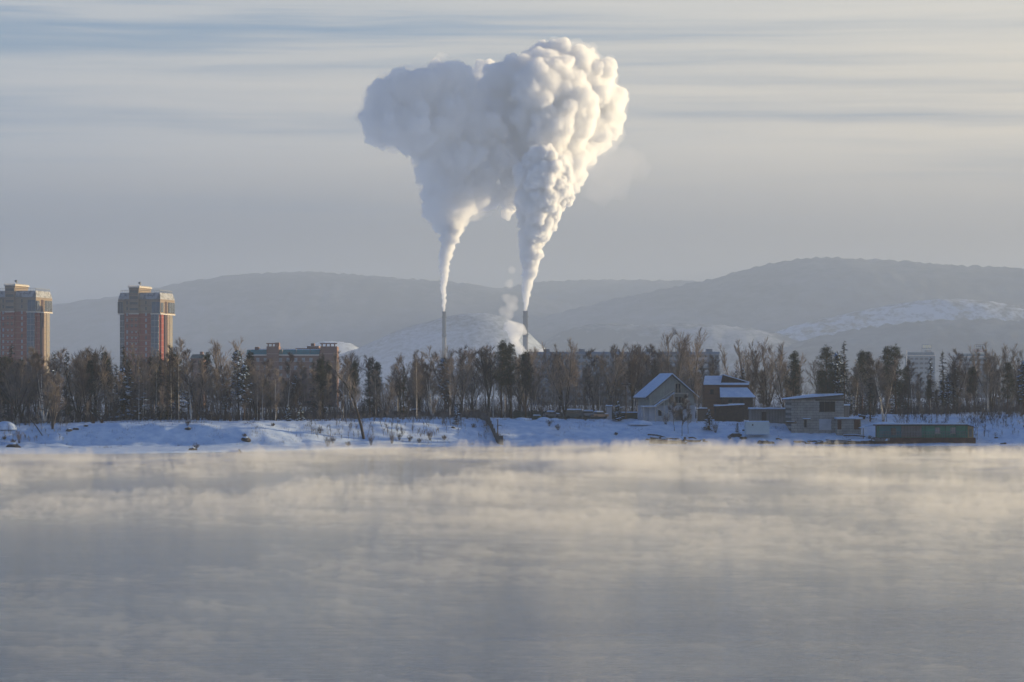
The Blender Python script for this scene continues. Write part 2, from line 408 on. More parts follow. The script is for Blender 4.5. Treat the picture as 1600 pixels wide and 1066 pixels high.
# ------------------------------------------------------------------ steam
VOXEL = 1.35
def cauliflower(name, balls, seed, voxel, mat, levels=2, kids=(20, 9), disp=2.6, dsc=5.0):
    """balls: (px, py, radius px, depth offset in metres). Billows upon billows, fused to one surface."""
    rnd = random.Random(seed)
    def onsphere():
        while True:
            v = Vector((rnd.uniform(-1, 1), rnd.uniform(-1, 1), rnd.uniform(-1, 1)))
            if 0.1 < v.length < 1: return v.normalized()
    S = CH_Y / F
    base = [(Vector((PX(a, CH_Y), CH_Y + d, PZ(b_, CH_Y))), r * S) for a, b_, r, d in balls]
    allb = [(c, r * 0.92) for c, r in base]
    lvl = allb[:]
    for L in range(levels):
        nxt = []
        for c, r in lvl:
            if r < voxel * 1.8: continue
            for _ in range(kids[L]):
                k = r * rnd.uniform(0.20, 0.42)
                q = c + onsphere() * (r * rnd.uniform(0.82, 1.0))
                if any((q - c2).length < r2 - k * 0.9 for c2, r2 in base): continue
                nxt.append((q, k))
        allb += nxt; lvl = nxt
    ico = bmesh.new(); bmesh.ops.create_icosphere(ico, subdivisions=2, radius=1.0)
    vv = np.array([v.co[:] for v in ico.verts]); ff = np.array([[v.index for v in f.verts] for f in ico.faces]); ico.free()
    V = np.concatenate([vv * r + np.array(c[:]) for c, r in allb]); Fc = np.concatenate([ff + i * len(vv) for i in range(len(allb))])
    me = bpy.data.meshes.new(name); me.from_pydata(V.tolist(), [], Fc.tolist())
    o = bpy.data.objects.new(name, me); C.objects.link(o)
    rm = o.modifiers.new('fuse', 'REMESH'); rm.mode = 'VOXEL'; rm.voxel_size = voxel; rm.use_smooth_shade = True
    tx = bpy.data.textures.new(name, 'CLOUDS'); tx.noise_scale = dsc; tx.noise_depth = 5; tx.noise_basis = 'BLENDER_ORIGINAL'
    dm = o.modifiers.new('billow', 'DISPLACE'); dm.texture = tx; dm.strength = disp; dm.mid_level = 0.5; dm.texture_coords = 'GLOBAL'
    dg = bpy.context.evaluated_depsgraph_get(); dg.update()
    me2 = bpy.data.meshes.new_from_object(o.evaluated_get(dg)); me2.name = name; me2.materials.clear(); me2.materials.append(mat)
    o.modifiers.clear(); o.data = me2; bpy.data.meshes.remove(me)
    return o
def chain(pts, seed, n=3):
    rnd = random.Random(seed); r = []
    for (a, b) in zip(pts, pts[1:]):
        for k in range(n):
            t = k / n; q = [a[i] + (b[i] - a[i]) * t for i in range(4)]
            j = q[2] * 0.22
            r.append((q[0] + rnd.uniform(-j, j), q[1] + rnd.uniform(-j, j) * 0.5, q[2], q[3] + rnd.uniform(-j, j)))
    return r + [pts[-1]]
V_STEAM = volume_mat('steam', (0.993, 0.994, 0.996), 0.22, 0.0)
V_SOFT = volume_mat('soft_steam', (0.996, 0.997, 0.998), 0.13, 0.0)
V_CRISP = volume_mat('crisp_steam', (0.998, 0.998, 0.998), 0.19, 0.0)
V_STEAMD = volume_mat('dense_steam', (0.998, 0.998, 0.998), 0.5, 0.0)
V_THIN = volume_mat('thin_steam', (0.99, 0.99, 0.99), 0.035, 0.3)
V_THIN2 = volume_mat('faint_steam', (0.995, 0.995, 0.995), 0.0038, 0.3)
V_PUFF = volume_mat('puff_steam', (0.99, 0.99, 0.99), 0.13, 0.3)
lp = empty('steam_plume', (PX(694, CH_Y), CH_Y, PZ(487, CH_Y)), 0, 'narrow column of steam from the slimmer chimney opening into a blue-grey cloud', 'steam plume')
rp = empty('steam_plume', (PX(821, CH_Y), CH_Y, PZ(487, CH_Y)), 0, 'sunlit cauliflower column of steam from the thicker chimney towering highest', 'steam plume')
def under(o, p):
    o.parent = p; o.matrix_parent_inverse = Matrix.Translation(-Vector(p.location))
left_stem = chain([(694, 484, 2.6, 0), (694, 470, 3.6, 0), (693, 450, 5.2, 0), (694, 425, 7, 0), (696, 400, 9, 0), (699, 375, 12, 0), (705, 355, 17, 5)], 3, 4)
under(cauliflower('steam_column', left_stem, 11, 0.8, V_STEAMD, 2, (20, 7), 3.4, 4.0), lp)
left_cloud = [(706, 348, 22, 5), (698, 332, 32, 10), (690, 316, 28, 10), (712, 318, 34, 20), (690, 285, 34, 10), (676, 268, 28, 0), (710, 290, 40, 30), (742, 292, 34, 45), (762, 304, 22, 60), (735, 255, 45, 40),
    (700, 245, 45, 20), (670, 215, 40, 0), (640, 200, 42, -10), (612, 190, 40, 0), (592, 180, 30, 10), (575, 184, 15, 10), (584, 205, 18, 0), (606, 150, 30, 5), (636, 150, 40, 0), (662, 138, 38, 10), (690, 124, 32, 20), (714, 112, 24, 30),
    (650, 180, 45, 10), (690, 180, 50, 20), (730, 200, 50, 40), (720, 150, 38, 40), (738, 140, 22, 45), (762, 230, 50, 60), (770, 175, 30, 75), (640, 225, 20, 0), (598, 228, 8, 0)]
under(cauliflower('steam_cloud', left_cloud, 5, VOXEL, V_SOFT, 3, (26, 9, 4)), lp)
right_stem = chain([(821, 483, 3.2, 0), (822, 468, 5, 0), (824, 450, 8, 0), (826, 425, 11, 0), (828, 400, 15, 0), (831, 375, 19, 0), (838, 350, 25, -5), (846, 320, 34, -10), (852, 295, 38, -15), (848, 272, 36, -15), (838, 258, 26, -15)], 8, 4)
under(cauliflower('steam_column', right_stem, 21, 1.0, V_STEAMD, 2, (26, 8), 3.2, 4.5), rp)
right_cloud = [(800, 300, 26, 70), (790, 330, 10, 60), (815, 270, 40, 70), (860, 262, 36, 30), (886, 262, 30, 50), (904, 268, 17, 60), (896, 290, 12, 50), (830, 220, 50, 80), (880, 225, 42, 70), (908, 230, 26, 90), (800, 190, 45, 90), (850, 175, 50, 60), (895, 180, 46, 80), (930, 190, 38, 120),
    (945, 160, 38, 140), (962, 140, 28, 150), (955, 185, 22, 140), (925, 130, 44, 130), (940, 100, 32, 140), (905, 90, 40, 130), (880, 68, 26, 130), (906, 68, 20, 130), (850, 76, 30, 130), (860, 110, 40, 60), (845, 130, 42, 40), (820, 110, 34, 80), (790, 110, 30, 80),
    (775, 105, 22, 90), (800, 84, 16, 100), (762, 84, 14, 150), (748, 78, 8, 150), (768, 130, 28, 100), (760, 110, 16, 140), (920, 75, 22, 140), (976, 130, 14, 150), (860, 200, 40, 40), (890, 150, 40, 60), (740, 100, 12, 120)]
under(cauliflower('steam_cloud', right_cloud, 9, VOXEL, V_CRISP, 3, (30, 12, 4)), rp)
V_VEIL = volume_mat('steam_veil', (0.995, 0.995, 0.997), 0.014, 0.2)
under(cauliflower('steam_veil', [(a, b_ , r * 1.16, d) for a, b_, r, d in left_cloud if r > 24], 31, 3.0, V_VEIL, 1, (16, 5), 9.0, 14.0), lp)
under(cauliflower('steam_veil', [(a, b_, r * 1.18, d) for a, b_, r, d in right_cloud if r > 24], 32, 3.0, V_VEIL, 1, (16, 5), 9.0, 14.0), rp)
thin = cauliflower('steam_wisp', [(950, 240, 40, 150), (985, 240, 32, 150), (940, 280, 30, 140), (1010, 250, 18, 150), (965, 270, 34, 150), (925, 250, 30, 130)], 4, 4.0, V_THIN2, 1, (14, 4))
tag(thin, 'faint torn veil of steam drifting off the sunlit side of the big plume', 'steam')
puff = cauliflower('steam_puff', [(806, 540, 9, -60), (804, 526, 11, -60), (800, 514, 12, -60), (812, 516, 10, -60), (818, 520, 6, -60), (796, 510, 8, -60), (812, 548, 8, -60), (820, 552, 6, -60)], 14, 1.5, V_PUFF, 2, (14, 5))
tag(puff, 'small cream puff of steam low in front of the thicker chimney', 'steam')
puff = cauliflower('steam_puff', [(795, 494, 9, -50), (800, 480, 10, -50), (792, 468, 8, -50), (804, 470, 7, -50), (796, 446, 8, -50), (800, 425, 7, -50), (786, 488, 8, -50)], 15, 2.0, V_THIN, 1, (14, 5))
tag(puff, 'thin ragged steam rising between the small puff and the big column', 'steam')
puff = cauliflower('steam_puff', [(842, 551, 6, -60), (848, 549, 5, -60), (836, 553, 4, -60), (830, 556, 4, -60)], 16, 1.2, V_PUFF, 1, (14, 5))
tag(puff, 'tiny steam puff just above the roof of the long panel building', 'steam')

# ------------------------------------------------------------------ steam fog lying on the river
def mist_sheet(name, label, nu, fn, mat, ry=0.0036, nf=0.07):
    Y = [72.0]
    while Y[-1] < 688: Y.append(Y[-1] + max(0.3, Y[-1] * ry))
    U = np.linspace(-1, 1, nu + 1); V = []
    sh = {k: smooth_list(SHORE, k * 4.0, 9.0) for k in range(-70, 71)}
    for yy in Y:
        hw = 28 + 0.19 * yy; nearY = nf + (1 - nf) * sm(150, 560, yy); fy = sm(72, 90, yy)
        for u in U:
            x = u * hw; e = 1.0 - sm(0.86, 1.0, abs(u))
            d = sh[max(-70, min(70, int(round(x / 4))))] - yy
            k = (sm(3, 26, d) if d < 26 else 1.0) * e * fy
            V.append((x, yy, 0.05 + (fn(x, yy) * nearY * k if k > 0 else 0.0)))
    n1_ = len(V); idx = np.arange(n1_).reshape(len(Y), nu + 1)
    top = np.stack([idx[:-1, :-1], idx[:-1, 1:], idx[1:, 1:], idx[1:, :-1]], -1).reshape(-1, 4)
    V += [(x, yy, 0.03) for (x, yy, _) in V]
    bot = (top + n1_)[:, ::-1]
    ring = list(idx[0, :]) + list(idx[1:, -1]) + list(idx[-1, -2::-1]) + list(idx[-2:0:-1, 0])
    side = [(ring[(i + 1) % len(ring)], ring[i], ring[i] + n1_, ring[(i + 1) % len(ring)] + n1_) for i in range(len(ring))]
    me = bpy.data.meshes.new(name); me.from_pydata(V, [], top.tolist() + bot.tolist() + [[int(q) for q in f] for f in side]); me.materials.append(mat)
    me.polygons.foreach_set('use_smooth', [True] * len(me.polygons))
    return tag(link(name, me), label, kind='stuff')
def mist_low(x, y):
    a = fbm(x * 0.018 + 3, y * 0.010, 0.3, 3); c = fbm(x * 0.07, y * 0.05, 5.5, 5)
    return (lambda q: 0.85 * (q + math.sqrt(q * q + 0.18)) / 2)(0.50 + 0.8 * a + 0.6 * c) * (0.60 + 0.85 * sm(-120, 130, x))
def mist_wisps(x, y):
    a = fbm(x * 0.03 + 40, y * 0.02, 2.3, 3)
    if a < -0.25: return 0.0
    c = fbm(x * 1.3 + 0.2 * y, y * 0.55, 8.5, 3); b_ = fbm(x * 0.22 + .1 * y, y * 0.12, 3.5, 3)
    return min(2.6, (0.35 + 1.2 * max(0.0, a)) * max(0.0, a * 0.7 + b_ * 1.3 + c * 1.5 - 0.10) * 3.2)
V_MIST = volume_mat('river_mist', (0.998, 0.998, 0.998), 0.0062, 0.3)
V_MIST2 = volume_mat('river_mist_wisps', (0.995, 0.995, 0.995), 0.038, 0.3)
mist_sheet('river_mist', 'low layer of frosty steam fog lying on the river', 260, mist_low, V_MIST)
mist_sheet('mist_wisps', 'torn upright wisps of steam fog drifting over the river', 600, mist_wisps, V_MIST2, 0.0026, 0.08)

# ------------------------------------------------------------------ haze in the frosty air
HZ = MB(); HZ.box(-4800, 4800, -380, 11600, -6, 500)
hz = HZ.build('haze', volume_mat('winter_haze', (0.44, 0.53, 0.68), 0.000155, 0.1))
tag(hz, 'pale winter haze filling the air to the hills', kind='stuff')
# ------------------------------------------------------------------ high brick towers
M_BEIGE = banded('beige_cladding', (0.23, 0.175, 0.125), (0.15, 0.115, 0.09), 3.0, 0.10, 'Z', var=0.12)
M_REDBRICK = banded('red_brick', (0.22, 0.038, 0.022), (0.25, 0.11, 0.08), 3.0, 0.10, 'Z', var=0.2)
M_BLUEGLASS = principled('blue_glazing', (0.06, 0.10, 0.14), 0.2, 0.6, var=0.4, vscale=0.5)
M_DKGLASS = principled('smoky_glazing', (0.045, 0.055, 0.065), 0.25, 0.6, var=0.4, vscale=0.5)
M_WHITEWIN = principled('pale_window', (0.30, 0.33, 0.37), 0.3, 0.5, var=0.5, vscale=0.4)
M_TRIM = principled('pale_trim', (0.55, 0.50, 0.43), 0.8, 0.2)
def win_mesh(name, w_, h_, mat): return MB().box(-w_ / 2, w_ / 2, -0.05, 0.25, 0, h_).mesh(name, mat)
def tower(loc, label):
    t = empty('apartment_tower', loc, rad(-12.8), label, 'apartment block', 'tall brick apartment towers')
    H = 61.0; base = -7.5; zb = 50.2                 # top of walls, foot, height where the wider head begins
    S = 10.4; D = 10.6
    a = MB(); a.box(-8.4, 6.2, -D, D, base, zb); a.box(6.2, S, -D + 1.2, D, base, zb); a.box(-S, -8.4, -D + 1.2, D, base, zb); a.build('brick_wall', M_REDBRICK, t)
    h = MB(); h.box(-8.4, 6.2, -D - 0.12, D + .6, zb, H - 3.4); h.box(6.2, 11.5, -D - 0.5, D + 0.6, zb, H - 3.4); h.box(-11.5, -8.4, -D - 0.5, D + 0.6, zb, H - 3.4)
    hd = h.build('beige_head', M_BEIGE, t)
    # slanted mansard ring above the head
    r = MB(); r.add([(-11.5, -D - 0.5, H - 3.4), (11.5, -D - 0.5, H - 3.4), (11.5, D + 0.6, H - 3.4), (-11.5, D + 0.6, H - 3.4),
                     (-10.8, -D + 0.9, H), (10.8, -D + 0.9, H), (10.8, D - 0.8, H), (-10.8, D - 0.8, H)],
                    [(0, 1, 5, 4), (1, 2, 6, 5), (2, 3, 7, 6), (3, 0, 4, 7), (4, 5, 6, 7)])
    r.build('mansard_roof', principled('slate_mansard', (0.13, 0.13, 0.135), 0.7, 0.3, col2=(0.30, 0.31, 0.33), vscale=0.7, lo=0.45, hi=0.6), t)
    rl = MB()
    for k in range(24): rl.box(-10.6 + k * 0.92, -10.5 + k * 0.92, -D + 1.0, -D + 1.1, H, H + 1.2)
    rl.box(-10.7, 10.7, -D + 0.98, -D + 1.12, H + 1.2, H + 1.35); rl.box(10.6, 10.75, -D + 1.0, D - 1, H + 1.2, H + 1.35)
    for k in range(20): rl.box(10.6, 10.7, -D + 1 + k, -D + 1.1 + k, H, H + 1.2)
    rl.build('roof_railing', M_METAL, t)
    # projecting stair bay running up into the penthouse
    b_ = MB(); b_.box(-5.0, -0.2, -D - 1.3, -D - 0.15, base, zb); b_.build('loggia_bay', M_REDBRICK, t)
    b2 = MB(); b2.box(-5.2, 0.0, -D - 1.4, -D + 3.0, zb, H + 1.4); b2.build('bay_head', M_BEIGE, t)
    ph = MB(); ph.box(-5.4, 0.2, -D - 1.2, 6.5, H + 1.4, H + 2.6); ph.box(-5.2, 0.0, -D + 3.0, 6.3, H, H + 1.4); p_ = ph.build('penthouse', M_BEIGE, t)
    cr = MB(); cr.box(-5.8, 0.6, -D - 1.6, 6.9, H + 2.6, H + 3.1)
    for k in range(9): cr.box(-5.6 + k * 0.7, -5.25 + k * 0.7, -D - 1.5, -D - 1.2, H + 3.1, H + 3.7)
    for k in range(16): cr.box(0.2, 0.55, -D - 1.4 + k * 1.15, -D - 0.8 + k * 1.15, H + 3.1, H + 3.6)
    cr.build('parapet', M_TRIM, p_)
    an = MB(); an.beam((-1.2, -6, H + 3.1), (-1.2, -6, H + 5.4), 0.12); an.tube([(-1.6, -6, H + 5.0), (-1.3, -6.2, H + 5.3), (-0.9, -6.4, H + 5.6)], [0.9, 0.6, 0.1], 10); an.build('antenna_dish', M_METAL, p_)
    MB().box(-11.8, -8.3, -D - 0.7, D + 0.8, zb - 0.5, zb).build('trim', M_TRIM, t); MB().box(6.1, 11.8, -D - 0.7, D + 0.8, zb - 0.5, zb).build('trim', M_TRIM, t)
    MB().box(-5.3, 0.1, -D - 1.6, -D - 1.3, zb - .4, zb + .1).build('trim', M_TRIM, t)
    # glazed corner columns
    def glass(x0, x1, y0, y1, z0, z1, mat):
        g = MB(); g.box(x0, x1, y0, y1, z0, z1); gg = g.build('glazing', mat, t)
        mm = MB(); n = int((z1 - z0) / 3)
        for k in range(1, n): mm.box(x0 - .04, x1 + .04, y0 - .04, y1 + .04, z0 + k * 3 - 0.16, z0 + k * 3 + 0.16)
        for q in np.linspace(x0, x1, 3 if x1 - x0 > 2 else 2): mm.box(q - .09, q + .09, y0 - 0.06, y0 - 0.03, z0, z1)
        for q in np.linspace(y0, y1, 4 if y1 - y0 > 4 else 2): mm.box(x1 + 0.03, x1 + 0.06, q - .09, q + .09, z0, z1)
        mm.build('muntin', M_METAL, gg); return gg
    glass(-10.6, -8.3, -D - 0.1, -D + 3, base, zb - 0.5, M_DKGLASS)
    glass(-11.65, -8.9, -D - 0.65, -D + 4, zb + 0.3, zb + 6.0, M_DKGLASS)
    glass(6.4, 10.2, -D - 0.1, -D + 2, base, zb - 0.5, M_BLUEGLASS)
    glass(7.0, 11.4, -D - 0.65, -D, zb + 0.3, zb + 6.0, M_BLUEGLASS)
    # right-hand side: beige piers, a box painted dark for a shaded recess, a yellowish glazed column, a dark glass head
    MB().box(S, S + 0.7, -8.2, -4.5, base, zb).build('brick_pier', M_REDBRICK, t)
    MB().box(S + 0.02, 11.62, -4.2, -0.8, base, H - 4.5).build('recess_shade_box', principled('painted_recess_shade', (0.07, 0.045, 0.04), 0.9, 0.1), t)  # raised box; the shade of a recess is put into its dark colour
    MB().box(S, S + 1.1, 0.0, 3.2, 14, zb - 0.5).build('side_bay', M_BEIGE, t)
    glass(S, S + 1.2, 3.3, 7.5, 14, zb - 0.5, principled('warm_glazing', (0.30, 0.24, 0.15), 0.3, 0.4, var=0.3, vscale=0.6))
    MB().box(S, S + 1.3, 1.0, 9.5, base, 14).build('side_base', M_BEIGE, t)
    glass(11.3, 11.75, 1.0, 10.2, zb + 0.4, zb + 6.0, M_DKGLASS)
    glass(11.3, 11.7, -10.3, -6.8, zb + 0.6, zb + 5.6, M_DKGLASS)
    # window columns
    wm1 = win_mesh('window', 0.9, 1.7, M_WHITEWIN); wm2 = win_mesh('window', 0.7, 1.2, M_WHITEWIN); wm3 = win_mesh('window', 0.8, 1.7, M_DKGLASS)
    n = 0
    for z_ in np.arange(-2.5, 57, 3.0):
        up_ = z_ > zb - 2
        yy = -D - (0.17 if up_ else 0.06)
        for x, mesh in ((-6.7, wm1 if z_ < zb else wm3), (3.6, wm1 if z_ < zb else wm3)):
            if (3 * n) % 7 == 5: mesh = wm3
            o = link('window', mesh, t); o.location = (x, yy, z_ + 0.4); n += 1
        for x in (-3.6, -1.4):
            if z_ > 47: continue
            o = link('window', wm2 if z_ < 40 else wm3, t); o.location = (x, -D - 1.35, z_ + 0.6); n += 1
    lg = MB()
    for z_ in np.arange(51.8, 62, 3.0): lg.box(-4.8, -0.4, -D - 1.5, -D - 1.3, z_, z_ + 1.3)
    lg.build('loggia_opening', M_DKGLASS, t)
    bl = MB().box(-5.1, -0.1, -D - 1.5, -D - 1.22, 0, 0.35).mesh('balcony_edge', M_BEIGE)
    for z_ in np.arange(-4, 48, 3.0): link('balcony_edge', bl, t).location = (0, 0, z_)
    return t
def tw_loc(px, Y): return (PX(px, Y), Y, 0.0 + PZ(458.5, Y) - 61.0)
tower(tw_loc(229, 1500), 'tall red brick apartment tower with beige head standing full above the trees')
tower((PX(36.5, 1500), 1500, PZ(455.5, 1500) - 61), 'tall red brick apartment tower with beige head cut by the edge of the photo')

# ------------------------------------------------------------------ brick block with a green roof
M_BRICK2 = banded('brown_brick', (0.20, 0.115, 0.09), (0.27, 0.20, 0.17), 3.0, 0.08, 'Z', var=0.15)
M_GREENROOF = principled('green_roofing', (0.045, 0.26, 0.25), 0.5, 0.4, var=0.35, vscale=0.15)
def roofed_block(Y):
    t = empty('brick_building', (PX(385, Y), Y, 6), 0, 'long brown brick block with turquoise roof and square turrets above the trees', 'building')
    def X(px): return PX(px, Y) - PX(385, Y)
    def Z(py): return PZ(py, Y) - 6
    MB().box(X(386), X(499), 0, 14, 0, Z(555)).build('wall', M_BRICK2, t)
    rf = MB(); rf.add([(X(385), -0.5, Z(554)), (X(499), -0.5, Z(554)), (X(499), 3.2, Z(546.5)), (X(385), 3.2, Z(546.5)), (X(385), 12, Z(546.5)), (X(499), 12, Z(546.5))], [(0, 1, 2, 3), (3, 2, 5, 4)]); rf.build('roof', M_GREENROOF, t)
    MB().box(X(385), X(499), -0.8, 0.1, Z(556), Z(554)).build('eave', M_TRIM, t)
    MB().box(X(395), X(499), 4, 11, Z(546.5), Z(545.3)).build('roof_snow', M_ROOFSNOW, t)
    def turret(a, b, top, d0=-1.6):
        q = MB().box(X(a), X(b), d0, 9, 0, Z(top)).build('turret', M_BRICK2, t)
        c_ = MB(); n_ = max(3, int((X(b) - X(a)) / 1.3))
        for k in range(n_):
            x = X(a) + (X(b) - X(a)) * (k + 0.25) / n_; c_.box(x, x + 0.5, d0, d0 + 0.5, Z(top), Z(top) + 0.9)
        c_.box(X(a) - .1, X(b) + .1, d0 - .1, d0 + .6, Z(top) + 0.9, Z(top) + 1.3)
        c_.build('battlement', M_BRICK2, q)
    turret(417, 436, 541.5); turret(501, 527, 541.5)
    q = MB().box(X(429.5), X(436), 0, 5, Z(541.5), Z(535.5)).build('chimney_stack', M_BRICK2, t)
    MB().box(X(397), X(403), 3, 7, Z(548), Z(542)).build('chimney_stack', M_BRICK2, t)
    MB().box(X(458), X(500), 12, 22, 0, Z(543.5)).build('rear_wing', M_BRICK2, t)
    MB().box(X(476), X(495), 11.8, 20, Z(543.5), Z(540)).build('rear_wing', M_BRICK2, t)
    MB().box(X(482), X(487.5), 13, 17, Z(540), Z(535.8)).build('chimney_stack', M_BRICK2, t)
    wmx = win_mesh('window', 1.2, 1.6, M_WHITEWIN)
    for x in np.arange(X(391), X(497), 2.9):
        for k in range(3):
            if X(416) < x < X(437): continue
            o = link('window', wmx, t); o.location = (x, -0.12, Z(556) - 2.4 - 3.0 * k)
    for x in np.arange(X(441), X(499), 5.3):
        MB().box(x - .07, x + .07, -0.6, 3.2, Z(554), Z(545.8)).build('roof_seam', M_METAL, t)
roofed_block(1100)
def small_block(Y):
    t = empty('brick_building', (PX(300, Y), Y, 6), 0, 'small brown brick block with dark green roof seen between bare trees and a tall pine', 'building')
    def X(px): return PX(px, Y) - PX(300, Y)
    def Z(py): return PZ(py, Y) - 6
    MB().box(X(298), X(318), 0, 12, 0, Z(559.5)).build('wall', M_BRICK2, t)
    MB().add([(X(297), -.6, Z(560)), (X(319), -.6, Z(560)), (X(317), 5, Z(553.5)), (X(299), 5, Z(553.5)), (X(319), 12, Z(560)), (X(297), 12, Z(560))], [(0, 1, 2, 3), (1, 4, 2), (4, 5, 3, 2), (5, 0, 3)]).build('roof', principled('dark_green_roof', (0.05, 0.085, 0.08), 0.6, 0.3), t)
    MB().box(X(311), X(315.5), 3, 6, Z(554), Z(549.5)).build('chimney_stack', M_BRICK2, t)
    wmx = win_mesh('window', 1.3, 1.7, M_DKGLASS)
    for x in np.arange(X(300), X(317), 3.1):
        for k in range(3):
            o = link('window', wmx, t); o.location = (x, -0.12, Z(560) - 2.6 - 3.1 * k)
small_block(1180)

# ------------------------------------------------------------------ long panel housing block
M_PANEL = banded('grey_blue_panels', (0.21, 0.24, 0.27), (0.14, 0.16, 0.18), 2.85, 0.06, 'Z', pitch2=6.0, var=0.15)
def panel_block(Y):
    x0 = PX(826, Y); t = empty('panel_building', (x0, Y, 6), 0, 'very long pale blue panel housing block behind the bare trees', 'building')
    def X(px): return PX(px, Y) - x0
    def Z(py): return PZ(py, Y) - 6
    H = Z(553.0)
    MB().box(X(826), X(1124), 0, 13, 0, H).build('wall', M_PANEL, t)
    MB().box(X(825.5), X(1124.5), -0.35, 13.3, H, H + 0.9).build('parapet', principled('blue_parapet', (0.15, 0.20, 0.27), 0.7, 0.2), t)
    for px in (850, 905, 960, 1010, 1060, 1105): MB().box(X(px), X(px + 9), 4, 9, H + 0.9, H + 2.2).build('lift_housing', M_PANEL, t)
    bm_ = MB().box(-1.5, 1.5, -1.2, 0.0, 0, 1.1).mesh('balcony', principled('white_balcony', (0.36, 0.39, 0.42), 0.8, 0.2, var=0.4, vscale=0.3))
    wmx = win_mesh('window', 1.5, 1.5, M_DKGLASS); n = 0
    for px in (872, 892, 940, 965, 1018, 1026, 1042, 1050, 1092, 1100):
        for k in range(7):
            o = link('balcony', bm_, t); o.location = (X(px), 0, H - 2.7 - 2.85 * k)
    for px in np.arange(832, 1122, 9.0):
        for k in range(3):
            if n >= 98: break
            o = link('window', wmx, t); o.location = (X(px), -0.1, H - 2.2 - 2.85 * k); n += 1
    lo = MB()
    for px in np.arange(832, 1122, 9.0):
        for k in range(3, 8): lo.box(X(px) - .75, X(px) + .75, -0.16, 0.02, H - 2.2 - 2.85 * k, H - 0.7 - 2.85 * k)
    tag(lo.build('lower_window_rows', M_DKGLASS, t), kind='stuff')
panel_block(1300)

# ------------------------------------------------------------------ two pale office blocks with rooftop signs
M_PALE = banded('pale_office_wall', (0.19, 0.22, 0.245), (0.14, 0.16, 0.18), 3.2, 0.35, 'Z', var=0.12)
def office(Y, a, b, top, mid, label, sign):
    x0 = PX(a, Y); t = empty('office_building', (x0, Y, 6), 0, label, 'building')
    def X(px): return PX(px, Y) - x0
    def Z(py): return PZ(py, Y) - 6
    MB().box(X(a), X(b), 0, 18, 0, Z(mid)).build('wall', M_PALE, t)
    MB().box(X(a + 2), X(b - 1), 1.5, 16, Z(mid), Z(top)).build('upper_storey', principled('blue_grey_cladding', (0.20, 0.25, 0.28), 0.7, 0.3, var=0.3, vscale=0.2), t)
    MB().box(X(a) - .4, X(b) + .4, -.4, 18.4, Z(mid), Z(mid) + 0.7).build('cornice', M_TRIM, t)
    wmx = win_mesh('window', 2.0, 1.4, M_DKGLASS)
    for x in np.arange(X(a) + 2, X(b) - 1, 3.4):
        for k in range(4):
            o = link('window', wmx, t); o.location = (x, -0.1, Z(mid) - 2.6 - 3.2 * k)
    if sign == 1:
        MB().box(X(1447.5), X(1456), 3, 9, Z(top), Z(547)).build('stair_house', M_TRIM, t)
        s = MB(); s.box(X(1441), X(1456.5), 2.6, 2.8, Z(544.8), Z(544.2)); s.box(X(1441), X(1456.5), 2.6, 2.8, Z(539), Z(538.5))
        for px in (1441.5, 1449, 1456): s.beam((X(px), 3.1, Z(top)), (X(px), 3.1, Z(538.5)), 0.12)
        f = s.build('sign_frame', M_METAL, t)
        k_ = MB()
        for px, w_ in ((1443, 1.5), (1445.4, 1.2), (1447.6, 1.5), (1449.9, 1.0), (1451.8, 1.4), (1454.1, 1.4)):
            k_.box(X(px), X(px + w_), 2.2, 2.5, Z(544), Z(539.3))
        k_.build('sign_letters', principled('cream_letters', (0.80, 0.72, 0.48), 0.6, 0.3), f)
    else:
        y = 2.4
        s = MB(); pts = []
        for k in range(33):
            q = 2 * math.pi * k / 32; cx_, cz_ = math.cos(q), math.sin(q)
            pts.append((X(1532) + (X(1541) - X(1532)) * math.copysign(abs(cx_) ** 0.45, cx_), y, (Z(541.3) + (Z(538.3) - Z(541.3)) * math.copysign(abs(cz_) ** 0.6, cz_))))
        s.tube(pts, [0.22] * len(pts), 6, False)
        for px in (1524, 1532, 1540): s.beam((X(px), y + 0.4, Z(top)), (X(px), y + 0.4, Z(538.5)), 0.12)
        f = s.build('sign_frame', M_METAL, t)
        k_ = MB()
        for px in (1526.5, 1529.3, 1532.1, 1534.9):
            k_.box(X(px), X(px + 0.8), y - .3, y, Z(543), Z(539.6)); k_.box(X(px + .8), X(px + 2.0), y - .3, y, Z(541.6), Z(540.9))
        k_.build('sign_letters', principled('dark_blue_letters', (0.07, 0.09, 0.15), 0.6, 0.3), f)
        MB().box(X(1523), X(1538), y, y + .2, Z(547.6), Z(546.4)).box(X(1526), X(1538), y, y + .2, Z(550), Z(549.2)).build('sign_stripe', principled('red_stripe', (0.30, 0.07, 0.06), 0.6, 0.3), f)
office(2000, 1420, 1461, 550.5, 556.5, 'pale office block carrying cream letters on its roof', 1)
office(2050, 1497, 1549, 552.5, 558.5, 'pale office block carrying a rounded sign frame on its roof', 2)
t = empty('lattice_mast', (PX(1416.5, 1990), 1990, 6), 0, 'thin white mast beside the office block with cream letters', 'mast')
H = PZ(548, 1990) - 6; MB().beam((0, 0, 0), (0, 0, H), 0.45).build('pole', M_TRIM, t); MB().box(-0.8, 0.8, -0.8, 0.8, H * .9, H * 0.93).build('platform', M_TRIM, t)
